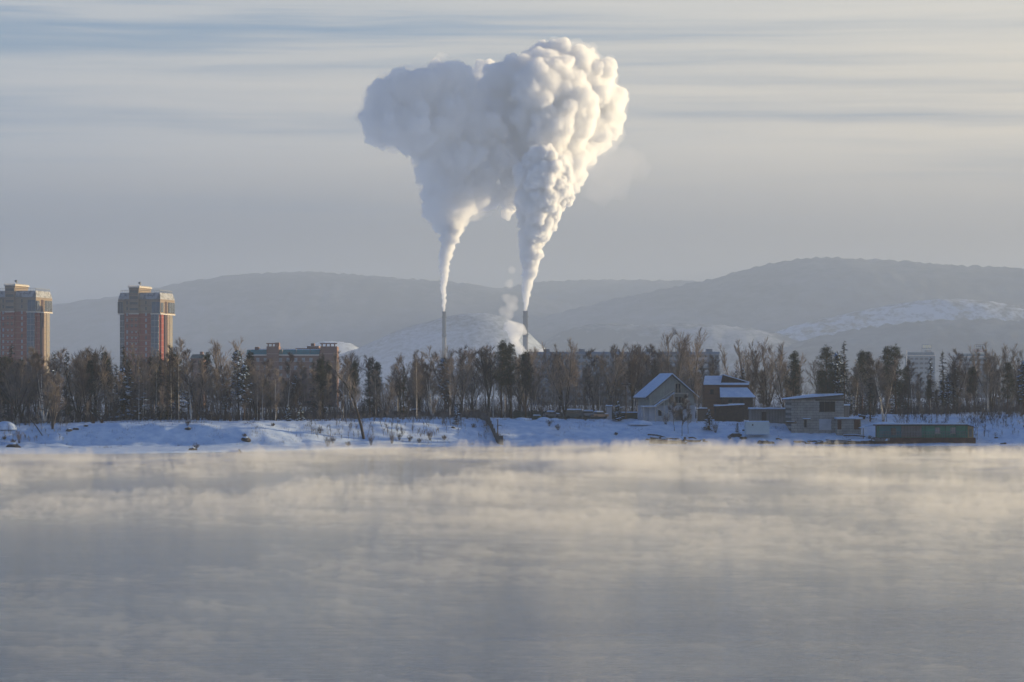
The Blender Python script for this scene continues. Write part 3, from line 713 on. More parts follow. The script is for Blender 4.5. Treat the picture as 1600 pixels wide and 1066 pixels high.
# ------------------------------------------------------------------ houses and sheds on the bank
M_SIDING = banded('grey_green_siding', (0.37, 0.38, 0.33), (0.24, 0.24, 0.21), 0.8, 0.10, 'X', var=0.35)
M_BLOCK = banded('concrete_blocks', (0.42, 0.40, 0.36), (0.13, 0.12, 0.11), 0.62, 0.12, 'Z', pitch2=1.5, var=0.5, vscale=0.5)
M_BLUEPLASTER = principled('blue_grey_plaster', (0.48, 0.50, 0.53), 0.85, 0.2, var=0.25, vscale=0.5)
M_GREENPAINT = banded('green_painted_boards', (0.06, 0.30, 0.20), (0.03, 0.10, 0.08), 2.4, 0.06, 'X', var=0.45, vscale=0.7)
M_TEALPAINT = principled('teal_painted_boards', (0.06, 0.24, 0.27), 0.6, 0.3, var=0.35, vscale=0.5)
M_OCHRE = principled('ochre_panel', (0.45, 0.33, 0.16), 0.7, 0.2, var=0.35, vscale=0.6)
M_RUST = principled('rusty_hull', (0.13, 0.06, 0.04), 0.85, 0.2, var=0.5, vscale=0.9)
M_FENCE = banded('dark_pickets', (0.075, 0.070, 0.068), (0.03, 0.03, 0.03), 0.32, 0.3, 'X', var=0.4)
M_SHED = banded('grey_shed_boards', (0.24, 0.225, 0.21), (0.10, 0.09, 0.08), 0.7, 0.12, 'X', var=0.4)
M_DKGREEN = principled('dark_green_fence', (0.025, 0.05, 0.04), 0.7, 0.2, var=0.4, vscale=0.4)

def snow_cap(mb_poly_y, name, parent, mat=None): pass

# gabled house with an outside stair
HY0 = 703.0
hx = PX(1049.5, HY0); g0 = ground(hx, HY0)
t = empty('gabled_house', (hx, HY0, PZ(655.5, HY0)), rad(11.5), 'grey gabled house with snowy roof and outside stair up its front', 'house')
Wd, De = 5.75, 11.0; EH = PZ(616.5, HY0) - PZ(655.5, HY0); RH = PZ(585, HY0) - PZ(655.5, HY0)
MB().prism([(-Wd, 3.4), (Wd, 3.4), (Wd, EH), (0, RH - .35), (-Wd, EH)], 0, De).build('wall', M_SIDING, t)
MB().box(-Wd - .12, Wd + .12, -0.12, De, -1.2, 3.4).build('lower_storey', M_BLUEPLASTER, t)
def roof_pitch(sgn):
    ov = 0.9
    x1, z1 = sgn * (Wd + 1.0), EH - (RH - EH) / Wd * 1.0 + .05
    return [(0, RH), (x1, z1), (x1, z1 - 0.25), (0, RH - 0.28)]
for sgn in (-1, 1):
    r_ = MB().prism(roof_pitch(sgn), -0.8, De + 0.6).build('roof', principled('roof_sheet', (0.10, 0.10, 0.105), 0.6, 0.3), t)
    p = roof_pitch(sgn); MB().prism([(p[0][0], p[0][1] + 0.3), (p[1][0] * 1.01, p[1][1] + 0.26), (p[1][0] * 1.01, p[1][1] + 0.03), (p[0][0], p[0][1] + 0.03)], -0.7, De + 0.55).build('roof_snow', M_ROOFSNOW, r_)
d_ = MB().box(0.9, 2.2, -0.14, 0.05, 6.55, 8.7).build('upper_door', M_DARK, t)
MB().box(0.75, 0.9, -0.2, 0.0, 6.5, 8.8).box(2.2, 2.35, -0.2, 0.0, 6.5, 8.8).box(1.5, 1.6, -0.18, 0.0, 6.6, 8.6).build('frame', M_TRIM, d_)
for x in (0.95, 1.75):
    w_ = MB().box(x, x + 0.55, -0.16, 0.05, 4.0, 5.5).build('window', M_DARK, t)
    MB().box(x - .08, x + .63, -0.2, -0.02, 3.88, 4.0).build('sill', M_TRIM, w_)
MB().box(0.9, 2.6, -0.2, -0.1, -0.2, 2.2).build('lower_door', principled('brown_door', (0.10, 0.10, 0.105), 0.7, 0.2), t)
MB().box(-3.4, -2.6, -0.18, -0.1, 0.9, 2.3).build('window', M_DARK, t)
bal = MB().box(0.4, 3.9, -1.3, 0, 6.25, 6.45).build('balcony', M_TRIM, t)
rl = MB()
for k in range(8): rl.box(0.45 + k * .49, 0.52 + k * .49, -1.3, -1.24, 6.45, 7.35)
rl.box(0.4, 3.9, -1.32, -1.24, 7.35, 7.45); rl.build('railing', M_METAL, bal)
st = MB()
a_, b_ = (-4.6, 3.0), (0.4, 6.3)
n_ = 16
for k in range(n_):
    x = a_[0] + (b_[0] - a_[0]) * k / n_; z_ = a_[1] + (b_[1] - a_[1]) * k / n_
    st.box(x, x + 0.36, -1.25, -0.15, z_, z_ + 0.12)
s_ = st.build('staircase', M_WOOD, t)
MB().beam((a_[0], -1.28, a_[1] - .1), (b_[0], -1.28, b_[1] - .1), 0.14).beam((a_[0], -1.28, a_[1] + .95), (b_[0], -1.28, b_[1] + .95), 0.07).build('stringer', M_TRIM, s_)
MB().prism([(a_[0], a_[1] + .13), (-2.4, 4.65), (-1.8, 4.7), (b_[0], b_[1] + .10), (b_[0], b_[1] + .3), (-1.8, 4.95), (-2.4, 4.92), (a_[0], a_[1] + .33)], -1.2, -0.2).build('stair_snow', M_ROOFSNOW, s_)
for x in (-4.4, -2.2, -1.1, 0.3, 3.6): MB().beam((x, -1.2, -0.6), (x, -1.2, 3.0 + max(0, (x + 4.6) * .66) if x < 0.35 else 6.25), 0.09).build('post', M_TRIM, t)
po = MB().box(-7.6, -4.3, -1.7, 0.5, 2.95, 3.15).build('porch_roof', M_TRIM, t)
MB().box(-7.65, -4.25, -1.75, 0.5, 3.15, 3.35).build('porch_snow', M_ROOFSNOW, po)
MB().beam((-7.4, -1.6, -.6), (-7.4, -1.6, 2.95), 0.1).beam((-4.5, -1.6, -.6), (-4.5, -1.6, 2.95), 0.1).build('porch_post', M_TRIM, po)
MB().beam((-4.3, -1.3, 2.9), (-1.1, -1.3, 0.9), 0.08).build('brace', M_TRIM, t)
MB().box(-7.5, -Wd - .12, 0.3, 4.0, -1.2, 2.95).build('side_porch', M_BLUEPLASTER, t)

# log house with stepped snowy roofs
LY = 742.0
def LX(px): return PX(px, LY) - PX(1135, LY)
def LZ(py): return PZ(py, LY) - PZ(648, LY)
t = empty('log_house', (PX(1135, LY), LY, PZ(648, LY)), 0, 'dark brown log house with stepped snow covered roofs behind the grey gabled house', 'house')
MB().box(LX(1101), LX(1128), 0, 9, -1.5, LZ(599)).build('log_wall', M_LOG, t)
MB().box(LX(1128), LX(1170), -0.6, 9, -1.5, LZ(600)).build('log_wall', M_LOG, t)
r_ = MB().add([(LX(1099), -0.8, LZ(600)), (LX(1127), -0.8, LZ(600)), (LX(1131), 4.5, LZ(587)), (LX(1103), 4.5, LZ(587)), (LX(1099), -.8, LZ(601.5)), (LX(1127), -.8, LZ(601.5)), (LX(1131), 10, LZ(600)), (LX(1103), 10, LZ(600))],
         [(0, 1, 2, 3), (4, 5, 1, 0), (3, 2, 6, 7), (0, 3, 7, 4), (4, 7, 6, 5)]).build('roof_snow', M_ROOFSNOW, t)
MB().prism([(LX(1126), LZ(599)), (LX(1170), LZ(597.5)), (LX(1150), LZ(592)), (LX(1131), LZ(586.5))], 0.0, 8.5).build('gable', M_DARKWOOD, t)
MB().prism([(LX(1131), LZ(586.5)), (LX(1150), LZ(592)), (LX(1171), LZ(598)), (LX(1171), LZ(596.8)), (LX(1150), LZ(590.8)), (LX(1131), LZ(585.2))], -0.6, 9.0).build('verge_snow', M_ROOFSNOW, t)
MB().box(LX(1126), LX(1170), -1.4, 0.0, LZ(601.5), LZ(598.2)).build('ledge_snow', M_ROOFSNOW, t)
MB().add([(LX(1124), -1.0, LZ(605.5)), (LX(1167), -1.0, LZ(605.5)), (LX(1178), -5.0, LZ(620)), (LX(1123), -5.0, LZ(620)), (LX(1124), -1.0, LZ(607)), (LX(1167), -1.0, LZ(607)), (LX(1178), -5.0, LZ(621)), (LX(1123), -5.0, LZ(621))],
         [(3, 2, 1, 0), (4, 5, 6, 7), (3, 7, 6, 2), (2, 6, 5, 1), (0, 4, 7, 3)]).build('lean_to_roof', M_ROOFSNOW, t)
MB().box(LX(1127), LX(1174), -4.4, -0.62, -1.5, LZ(620.5)).build('lean_to_wall', M_DARKWOOD, t)
w_ = MB().box(LX(1136), LX(1142), -4.5, -4.38, LZ(630), LZ(624)).build('window', M_DARK, t); MB().box(LX(1135.5), LX(1142.5), -4.55, -4.5, LZ(630.8), LZ(630)).build('sill', M_TRIM, w_)
w_ = MB().box(LX(1110), LX(1115), -0.1, 0.05, LZ(616), LZ(609)).build('window', M_DARK, t)
w_ = MB().box(LX(1154), LX(1159), -4.5, -4.38, LZ(638), LZ(624)).build('door', M_DARK, t)

# unfinished block house with a single-pitch roof
BY = 690.0
def BX(px): return PX(px, BY) - PX(1275, BY)
def BZ(py): return PZ(py, BY) - PZ(674, BY)
t = empty('block_house', (PX(1275, BY), BY, PZ(674, BY)), rad(4), 'unfinished grey concrete block house with a sloping snowy roof and one wide window', 'house')
MB().prism([(BX(1236), -1.0), (BX(1319), -1.0), (BX(1319), BZ(624.5)), (BX(1236), BZ(624.5))], 0, 8.5).build('wall', M_BLOCK, t)
MB().box(BX(1274), BX(1319.2), -0.05, 8.6, BZ(626.5), BZ(624)).build('wall_plate', M_WOOD, t)
MB().prism([(BX(1236), BZ(624.5)), (BX(1316), BZ(624.5)), (BX(1316), BZ(618.5))], 0.3, 8.3).build('upper_wall', principled('blue_grey_sheet', (0.15, 0.17, 0.19), 0.7, 0.2), t)
r_ = MB().prism([(BX(1231), BZ(624.8)), (BX(1317), BZ(617.8)), (BX(1317), BZ(617.0)), (BX(1231), BZ(624.0))], -0.7, 9.2).build('roof', M_DARKWOOD, t)
MB().prism([(BX(1230.5), BZ(624.0)), (BX(1317.5), BZ(617.0)), (BX(1317), BZ(615.0)), (BX(1280), BZ(615.8)), (BX(1232), BZ(622.4))], -0.8, 9.4).build('roof_snow', M_ROOFSNOW, r_)
w_ = MB().box(BX(1280.5), BX(1305), -0.06, 0.1, BZ(643), BZ(627.5)).build('window', M_DARK, t)
MB().box(BX(1288), BX(1289), -0.1, 0.0, BZ(643), BZ(627.5)).box(BX(1296.5), BX(1297.5), -0.1, 0.0, BZ(643), BZ(627.5)).box(BX(1280), BX(1305.5), -0.12, 0.0, BZ(644), BZ(643)).build('frame', M_WOOD, w_)
MB().box(BX(1280), BX(1299), -0.12, 0.0, BZ(672), BZ(655)).build('garage_door', M_BLUEPLASTER, t)
MB().box(BX(1256.5), BX(1260), -0.1, 0.0, BZ(668), BZ(656)).build('doorway', M_DARK, t)
cn = MB().box(BX(1254), BX(1265), -1.2, 0, BZ(655.8), BZ(654.8)).build('canopy', M_WOOD, t); MB().box(BX(1254), BX(1265), -1.2, 0, BZ(654.8), BZ(653.6)).build('canopy_snow', M_ROOFSNOW, cn)
an_ = MB().box(BX(1305), BX(1343), -2.5, -0.1, -1.0, BZ(654.5)).build('annex', M_BLOCK, t)
MB().box(BX(1304), BX(1345), -3.0, 0, BZ(654.5), BZ(652.0)).build('annex_snow', M_ROOFSNOW, an_)
MB().box(BX(1306), BX(1312), -2.6, -2.5, BZ(671), BZ(656)).build('annex_door', M_RUST, an_)
MB().box(BX(1332), BX(1341), -2.6, -2.5, BZ(671), BZ(656)).build('annex_door', M_RUST, an_)
MB().box(BX(1319.2), BX(1329), 1.0, 7, -1.0, BZ(634)).build('side_block', M_SHED, t)
MB().box(BX(1319.2), BX(1330), 0.8, 7.2, BZ(634), BZ(631.5)).build('side_snow', M_ROOFSNOW, t)

def shed(name, a, b, top, bot, Y, depth, wallmat, label, snow=2.0, cat='shed', door=None, slope=0.0):
    x0 = PX((a + b) / 2, Y); t = empty(name, (x0, Y, PZ(bot, Y)), 0, label, cat)
    X = lambda p: PX(p, Y) - x0; Z = lambda q: PZ(q, Y) - PZ(bot, Y)
    MB().box(X(a), X(b), 0, depth, -1.0, Z(top)).build('wall', wallmat, t)
    r_ = MB().prism([(X(a - 1), Z(top)), (X(b + 1), Z(top) + slope), (X(b + 1), Z(top) + slope + .15), (X(a - 1), Z(top) + .15)], -0.5, depth + .4).build('roof', M_DARKWOOD, t)
    lump = [(X(a - 1), Z(top) + .16), (X(b + 1), Z(top) + slope + .16)]; k = 7; rnd = random.Random(int(a))
    for i in range(k + 1): u = 1 - i / k; lump.append((X(a - 1) + (X(b + 1) - X(a - 1)) * u, Z(top) + slope * u + .16 + snow / F * Y * rnd.uniform(.7, 1.25)))
    MB().prism(lump, -0.5, depth + .4).build('roof_snow', M_ROOFSNOW, r_)
    if door: MB().box(X(door[0]), X(door[1]), -0.08, 0.0, 0, Z(top) - .5).build('door', door[2], t)
    return t
shed('long_shed', 1173, 1231, 640.5, 660, 700, 6, M_SHED, 'long low grey shed with thick snow on its flat roof beside the block house', 2.5, door=(1190, 1197, M_DARKWOOD))
shed('board_shed', 1090, 1104, 639.5, 652, 716, 3, M_WOOD, 'weathered board shed between the gabled house and the log house', 1.5)
shed('low_barrack', 1118, 1162, 636, 654, 722, 4, M_DARKWOOD, 'low dark outbuilding with snowy ridge in front of the log house', 2.2, slope=0.4)
shed('small_kiosk', 948, 956, 636, 650, 716, 3, M_BLUEPLASTER, 'small blue-grey hut with snowy top beside the lamp post', 2.0)
shed('boat_shelter', 1345, 1352, 650, 664, 700, 4, M_DARKWOOD, 'dark lean-to hut behind the snowy awning', 2.0, slope=-.3)
shed('far_hut', 1588, 1595, 667, 672, 694, 2, M_DARKWOOD, 'tiny dark hut on the snow at the far end of the bank', 1.0)

# green floating boat station
GY = 679.0
x0 = PX(1445, GY); gz = PZ(696, GY)
t = empty('boat_station', (x0, GY, gz), 0, 'long low green boat station with a flat snowy roof at the water edge', 'floating building')
X = lambda p: PX(p, GY) - x0; Z = lambda q: PZ(q, GY) - gz
MB().box(X(1372), X(1516), 0, 5, Z(684), Z(665)).build('green_wall', M_GREENPAINT, t)
MB().box(X(1374), X(1408), -0.08, 0.1, Z(683.5), Z(665.5)).build('teal_wall', M_TEALPAINT, t)
MB().box(X(1408), X(1440), -0.10, 0.1, Z(683.5), Z(665.5)).build('grey_wall', M_SHED, t)
MB().box(X(1512), X(1521), -0.12, 4.8, Z(684), Z(666)).build('end_panel', M_OCHRE, t)
MB().box(X(1368), X(1524), -0.6, 5.4, -0.6, Z(684)).build('pontoon', M_RUST, t)
r_ = MB().prism([(X(1366), Z(665)), (X(1511), Z(665)), (X(1523), Z(668.5)), (X(1523), Z(667.5)), (X(1511), Z(663.5)), (X(1366), Z(663.5))], -0.7, 5.6).build('roof', M_DARKWOOD, t)
MB().prism([(X(1367), Z(663.4)), (X(1511), Z(663.4)), (X(1514), Z(663.8)), (X(1510), Z(662.0)), (X(1450), Z(661.6)), (X(1380), Z(661.7))], -0.6, 5.5).build('roof_snow', M_ROOFSNOW, r_)
for px in (1461, 1485):
    w_ = MB().box(X(px), X(px + 8), -0.1, 0.05, Z(677), Z(668)).build('window', M_WHITEWIN, t)
    MB().box(X(px + 2.5), X(px + 3), -0.14, -0.1, Z(677), Z(668)).box(X(px + 5.2), X(px + 5.7), -0.14, -0.1, Z(677), Z(668)).box(X(px - .4), X(px + 8.4), -0.16, -0.1, Z(677.6), Z(677)).build('frame', M_TRIM, w_)
w_ = MB().box(X(1392), X(1400), -0.2, -0.09, Z(680), Z(669)).build('window', M_DKGLASS, t)
rl = MB()
for px in np.arange(1372, 1512, 4.0): rl.box(X(px), X(px + 0.35), -0.55, -0.45, Z(684), Z(675))
rl.box(X(1372), X(1512), -0.56, -0.44, Z(675.3), Z(674.6)).box(X(1372), X(1512), -0.56, -0.44, Z(679.6), Z(679.1)); rl.build('railing', M_METAL, t)
w_ = MB().box(X(1514.5), X(1518.5), -0.2, -0.1, Z(683), Z(670)).build('door', M_SHED, t)

# snowy awning on posts beside the boat station
x0 = PX(1362, 681); t = empty('awning', (x0, 681, PZ(690, 681)), 0, 'sagging snow covered awning on thin posts beside the green boat station', 'awning')
X = lambda p: PX(p, 681) - x0; Z = lambda q: PZ(q, 681) - PZ(690, 681)
MB().prism([(X(1344), Z(669)), (X(1382), Z(663.5)), (X(1400), Z(662.5)), (X(1398), Z(659.5)), (X(1375), Z(659.5)), (X(1360), Z(663))], 0, 4).build('snow_cover', M_ROOFSNOW, t)
for px in (1349, 1369, 1396): MB().beam((X(px), 0.3, -0.5), (X(px), 0.3, Z(664 if px > 1350 else 669)), 0.1).build('post', M_WOOD, t)

# ------------------------------------------------------------------ vehicles, boats, posts and clutter on the bank
def car(px, py, Y, ln, col, label, rz=0.0, tall=1.45):
    t = empty('parked_car', (PX(px, Y), Y, PZ(py, Y)), rz, label, 'car', 'snowy cars parked behind the bank')
    cm = principled('car_paint_%d' % int(col[0] * 1000 + col[2] * 77), col, 0.4, 0.5)
    h = ln / 2
    MB().prism([(-h, 0.3), (h, 0.3), (h, 0.78), (h - .15, 0.92), (-h + .1, 0.92), (-h, 0.75)], -0.85, 0.85).build('body', cm, t)
    MB().prism([(-h + .5, 0.92), (h - .9, 0.92), (h - 1.5, tall - .05), (-h + 1.0, tall - .05)], -0.76, 0.76).build('cabin', M_DKGLASS, t)
    MB().prism([(-h + .85, tall - .05), (h - 1.35, tall - .05), (h - 1.7, tall + .28), (-h + 1.2, tall + .32)], -0.74, 0.74).build('roof_snow', M_ROOFSNOW, t)
    MB().prism([(h - 1.1, 0.93), (h - .1, 0.93), (h - .3, 1.12), (h - 1.0, 1.16)], -0.74, 0.74).build('bonnet_snow', M_ROOFSNOW, t)
    for sx in (-1, 1):
        for sy in (-1, 1): MB().tube([(sx * h * .62, sy * .78, .32), (sx * h * .62, sy * .9, .32)], [.32, .32], 12).build('wheel', M_DARK, t)
car(862, 652.5, 716, 4.2, (0.10, 0.11, 0.12), 'dark snow covered car left of the first wide bare tree', 0.1)
car(921, 651.5, 716, 4.6, (0.30, 0.30, 0.31), 'pale snow covered car just right of the wide bare tree', -0.15)
car(937, 653, 713, 4.3, (0.16, 0.13, 0.12), 'brownish snow covered car nearest the drooping snowy pine', 0.5)
car(652, 649, 722, 4.4, (0.12, 0.15, 0.20), 'blue snow covered car behind the bank by the picket fence', 0.0)
def van(px, py, Y, label):
    t = empty('parked_van', (PX(px, Y), Y, PZ(py, Y)), 0.2, label, 'van')
    MB().prism([(-2.4, .35), (2.4, .35), (2.4, 1.2), (2.0, 2.0), (-2.4, 2.1)], -0.95, 0.95).build('body', principled('van_paint', (0.06, 0.08, 0.08), .5, .4), t)
    MB().box(-2.3, 1.8, -0.9, 0.9, 2.1, 2.4).build('roof_snow', M_ROOFSNOW, t)
    MB().box(-1.8, 1.4, -0.98, -0.93, 1.3, 1.85).build('side_window', M_DKGLASS, t)
    for sx in (-1, 1):
        for sy in (-1, 1): MB().tube([(sx * 1.5, sy * .85, .35), (sx * 1.5, sy * 1.0, .35)], [.35, .35], 12).build('wheel', M_DARK, t)
van(896, 654, 714, 'dark van with snow on its roof beside the wide bare tree')
def upturned(name, px, py, Y, ln, h, mat, label, cat='boat', rz=0.0, snow=True):
    t = empty(name, (PX(px, Y), Y, PZ(py, Y)), rz, label, cat)
    m_ = MB(); nseg = 12; ring = 9
    for i in range(nseg + 1):
        u = i / nseg * 2 - 1; wv = 0.9 * (1 - abs(u) ** 3.0) + 0.04; hh = h * (1 - 0.5 * abs(u) ** 2.5)
        for k in range(ring):
            q = math.pi * k / (ring - 1); m_.v.append((u * ln / 2, -math.cos(q) * wv, math.sin(q) ** 0.8 * hh))
    for i in range(nseg):
        for k in range(ring - 1):
            a = i * ring + k; m_.f.append((a, a + 1, a + ring + 1, a + ring))
    m_.build('hull', mat, t, True)
    MB().box(-ln * .46, ln * .46, -.06, .06, h * .9, h + .1).build('keel', M_DARKWOOD, t)
    if snow: MB().prism([(-ln * .4, h * .93), (ln * .38, h * .93), (ln * .3, h * 1.12), (-ln * .3, h * 1.15)], -.5, .5).build('snow_cap', M_ROOFSNOW, t)
upturned('upturned_boat', 774, 667, 693, 4.6, 1.0, M_RUST, 'dark red upturned boat between the two bare posts', rz=0.3, snow=False)
upturned('upturned_boat', 839, 656, 707, 2.6, 1.1, principled('green_hull', (0.03, 0.06, 0.05), .7, .3), 'small green upturned boat with snow cap beside a snow heap')
upturned('upturned_boat', 1033, 690, 674, 3.4, 0.55, M_RUST, 'rusty boat half buried in snow on the little pier', rz=-.2)
upturned('upturned_boat', 1310, 692, 676, 6.5, 0.7, M_SHED, 'long grey snow covered boat at the water edge before the block house', rz=0.06)
upturned('upturned_boat', 1235, 662, 684, 3.0, 0.5, M_DARKWOOD, 'dark upturned skiff beside the corner of the block house')
def rowboat(px, py, Y, ln, mat, label, rz):
    t = empty('rowing_boat', (PX(px, Y), Y, PZ(py, Y)), rz, label, 'boat')
    m_ = MB(); n = 12
    for i in range(n + 1):
        u = i / n * 2 - 1; wv = 0.75 * (1 - max(0, u) ** 2.4) * (1 - 0.25 * max(0, -u)) + .03; lift = 0.25 * u * u
        for yy, z_ in ((-wv, .62 + lift), (-wv * .8, .1 + lift * .6), (wv * .8, .1 + lift * .6), (wv, .62 + lift)): m_.v.append((u * ln / 2, yy, z_))
    for i in range(n):
        for k in range(3):
            a = i * 4 + k; m_.f.append((a, a + 1, a + 5, a + 4))
    m_.f.append((0, 1, 2, 3)); m_.build('hull', mat, t)
    MB().prism([(-ln * .44, .2), (ln * .36, .2), (ln * .36, .7), (0, .62), (-ln * .44, .75)], -.55, .55).build('snow_fill', M_ROOFSNOW, t)
rowboat(1085, 692, 674, 5.2, M_DARKWOOD, 'long snow filled rowing boat on the shore ice under the gabled house', 0.08)
rowboat(1376, 690, 676, 4.4, M_SHED, 'snow filled rowing boat beside the awning', -0.1)
t = empty('storage_box', (PX(1184, 683), 683, PZ(672, 683)), 0.03, 'large pale blue-white box half sunk in the snow by the long shed', 'container')
MB().box(-2.8, 2.8, 0, 3.2, -1, 1.9).build('body', principled('pale_paint', (0.62, 0.70, 0.70), .6, .3, var=.12, vscale=.5), t); MB().box(-2.7, 2.7, 0.1, 3.1, 1.9, 2.15).build('snow_cap', M_ROOFSNOW, t); MB().tube([(-1.2, -.05, 1.2), (-1.2, .02, 1.2)], [.2, .2], 10).build('port', M_DARK, t)

# fence running down into the river, two posts
def plank_fence(name, pts, hgt, mat, label, cat='fence', gap=0.24, postgap=8):
    t = empty(name, (pts[0][0], pts[0][1], 0), 0, label, cat)
    ox, oy = pts[0][:2]; m_ = MB(); pm = MB(); rm_ = MB(); cnt = 0; rnd = random.Random(len(pts) + int(ox))
    for (xa, ya), (xb, yb) in zip([p[:2] for p in pts], [p[:2] for p in pts[1:]]):
        L = math.hypot(xb - xa, yb - ya); n = int(L / gap)
        dx, dy = (xb - xa) / L, (yb - ya) / L; prev = None
        for k in range(n):
            x, y = xa + (xb - xa) * k / n, ya + (yb - ya) * k / n; g = max(ground(x, y), 0) - .3; h_ = hgt * rnd.uniform(.88, 1.05); x -= ox; y -= oy
            nxv, nyv = -dy * .03, dx * .03; wv = gap * .42
            m_.add([(x - dx * wv - nxv, y - dy * wv - nyv, g), (x + dx * wv - nxv, y + dy * wv - nyv, g), (x + dx * wv + nxv, y + dy * wv + nyv, g), (x - dx * wv + nxv, y - dy * wv + nyv, g),
                    (x - dx * wv - nxv, y - dy * wv - nyv, g + h_), (x + dx * wv - nxv, y + dy * wv - nyv, g + h_), (x + dx * wv + nxv, y + dy * wv + nyv, g + h_), (x - dx * wv + nxv, y - dy * wv + nyv, g + h_)],
                   [(0, 1, 5, 4), (1, 2, 6, 5), (2, 3, 7, 6), (3, 0, 4, 7), (4, 5, 6, 7)])
            if k % postgap == 0:
                if prev: rm_.beam(prev, (x, y, g + hgt * .8), .06)
                prev = (x, y, g + hgt * .8); pm.beam((x, y + .1, g), (x, y + .1, g + hgt * 1.12), .09)
    m_.build('pickets', mat, t); rm_.build('rail', M_WOOD, t); tag(pm.build('fence_frame', M_WOOD, t))
    return t
plank_fence('plank_fence', [(PX(733, 722), 722), (PX(745, 706), 706), (PX(760, 690), 690), (PX(773, 678), 678), (PX(786, 668), 668)], 2.3, M_WOOD, 'old plank fence running down the snowy bank into the river', gap=.3)
plank_fence('picket_fence', [(PX(424, 728), 728), (PX(560, 730), 730), (PX(738, 728), 728)], 2.1, M_FENCE, 'long dark picket fence along the edge of the wood', gap=.34, postgap=8)
plank_fence('board_fence', [(PX(800, 730), 730), (PX(900, 732), 732), (PX(1003, 728), 728)], 2.3, M_DKGREEN, 'low dark green board fence behind the parked cars', gap=.5, postgap=6)
t = empty('snow_topped_fence', (PX(973, 722), 722, ground(PX(973, 722), 722)), 0, 'short green fence panel with snow along its top beside the gabled house', 'fence')
MB().box(-2.2, 3.8, 0, .12, -.3, 1.9).build('panel', M_DKGREEN, t); MB().box(-2.3, 3.9, -.15, .3, 1.9, 2.2).build('snow_cap', M_ROOFSNOW, t)
t = empty('metal_barrier', (PX(650, 726), 726, ground(PX(650, 726), 726)), 0, 'low blue barrier with horizontal bars behind the leaning tree', 'fence')
bb = MB()
for k in range(4): bb.box(-8, 8, 0, .1, .5 + k * .45, .62 + k * .45)
bb.build('rail', principled('blue_rail', (0.10, 0.14, 0.20), .6, .4), t)
for k in range(9): MB().box(-8.05 + k * 2, -7.95 + k * 2, .1, .2, -.3, 2.1).build('post', M_METAL, t)
for px, pt, label in ((760.5, 655, 'thin bare post standing against the plank fence'), (777.5, 655, 'thin bare post with a short crossbar behind the dark red boat')):
    Y = 686 if px < 770 else 680
    t = empty('wooden_post', (PX(px, Y), Y, PZ(692, Y)), 0, label, 'post'); hh = PZ(pt, Y) - PZ(692, Y)
    MB().tube([(0, 0, -.5), (.05, 0, hh)], [.16, .11], 8).build('shaft', M_DARKWOOD, t)
    MB().beam((-.8 if px < 770 else -.2, -.1, hh * .72), (.2 if px < 770 else 1.0, -.1, hh * .74), .06).build('crossbar', M_DARKWOOD, t)
t = empty('lamp_post', (PX(978, 714), 714, PZ(654, 714)), 0, 'dark post with a snowy double lamp head beside the gabled house', 'lamp post')
MB().tube([(0, 0, -.5), (0, 0, 8.6)], [.14, .1], 8).build('pole', M_DARKWOOD, t); MB().box(-1.0, 1.1, -.1, .1, 8.3, 8.5).build('arm', M_DARKWOOD, t)
for x in (-.85, .9): MB().prism([(x - .3, 8.5), (x + .3, 8.5), (x + .2, 8.75), (x - .2, 8.75)], -.2, .2).build('lamp_head', M_METAL, t)
t = empty('lifebuoy_stand', (PX(1527, 683), 683, PZ(690, 683)), 0, 'thin grey mooring pole at the end of the boat station', 'pole'); MB().tube([(0, 0, -1), (0, 0, 3.2)], [.07, .06], 8).build('pole', M_METAL, t); MB().tube([(0, 0, 3.2), (0, 0, 3.4)], [.14, .1], 8).build('cap', M_METAL, t)

def boulder(px, py, Y, r, label, mat=M_ROCK, name='boulder', cat='rock', flat=.55, group='dark stones on the snowy bank', cap=True):
    m_ = bmesh.new(); bmesh.ops.create_icosphere(m_, subdivisions=3, radius=1.0); sd = px * .37
    for v in m_.verts:
        n = 1 + .35 * fbm(v.co.x * 1.3 + sd, v.co.y * 1.3, v.co.z * 1.3, 3); v.co = Vector((v.co.x * r * n, v.co.y * r * .8 * n, v.co.z * r * flat * n))
    me = bpy.data.meshes.new(name); m_.to_mesh(me); m_.free(); me.materials.append(mat)
    Y = slope_y(PX(px, Y), Y); x = PX(px, Y); t = empty(name, (x, Y, ground(x, Y)), 0, label, cat, group)
    link('stone' if cat == 'rock' else 'body', me, t)
    if cap:
        MB().tube([(0, .1, r * flat * .8), (0, .1, r * flat * 1.25)], [r * .62, r * .3], 9).build('snow_cap', M_ROOFSNOW, t)
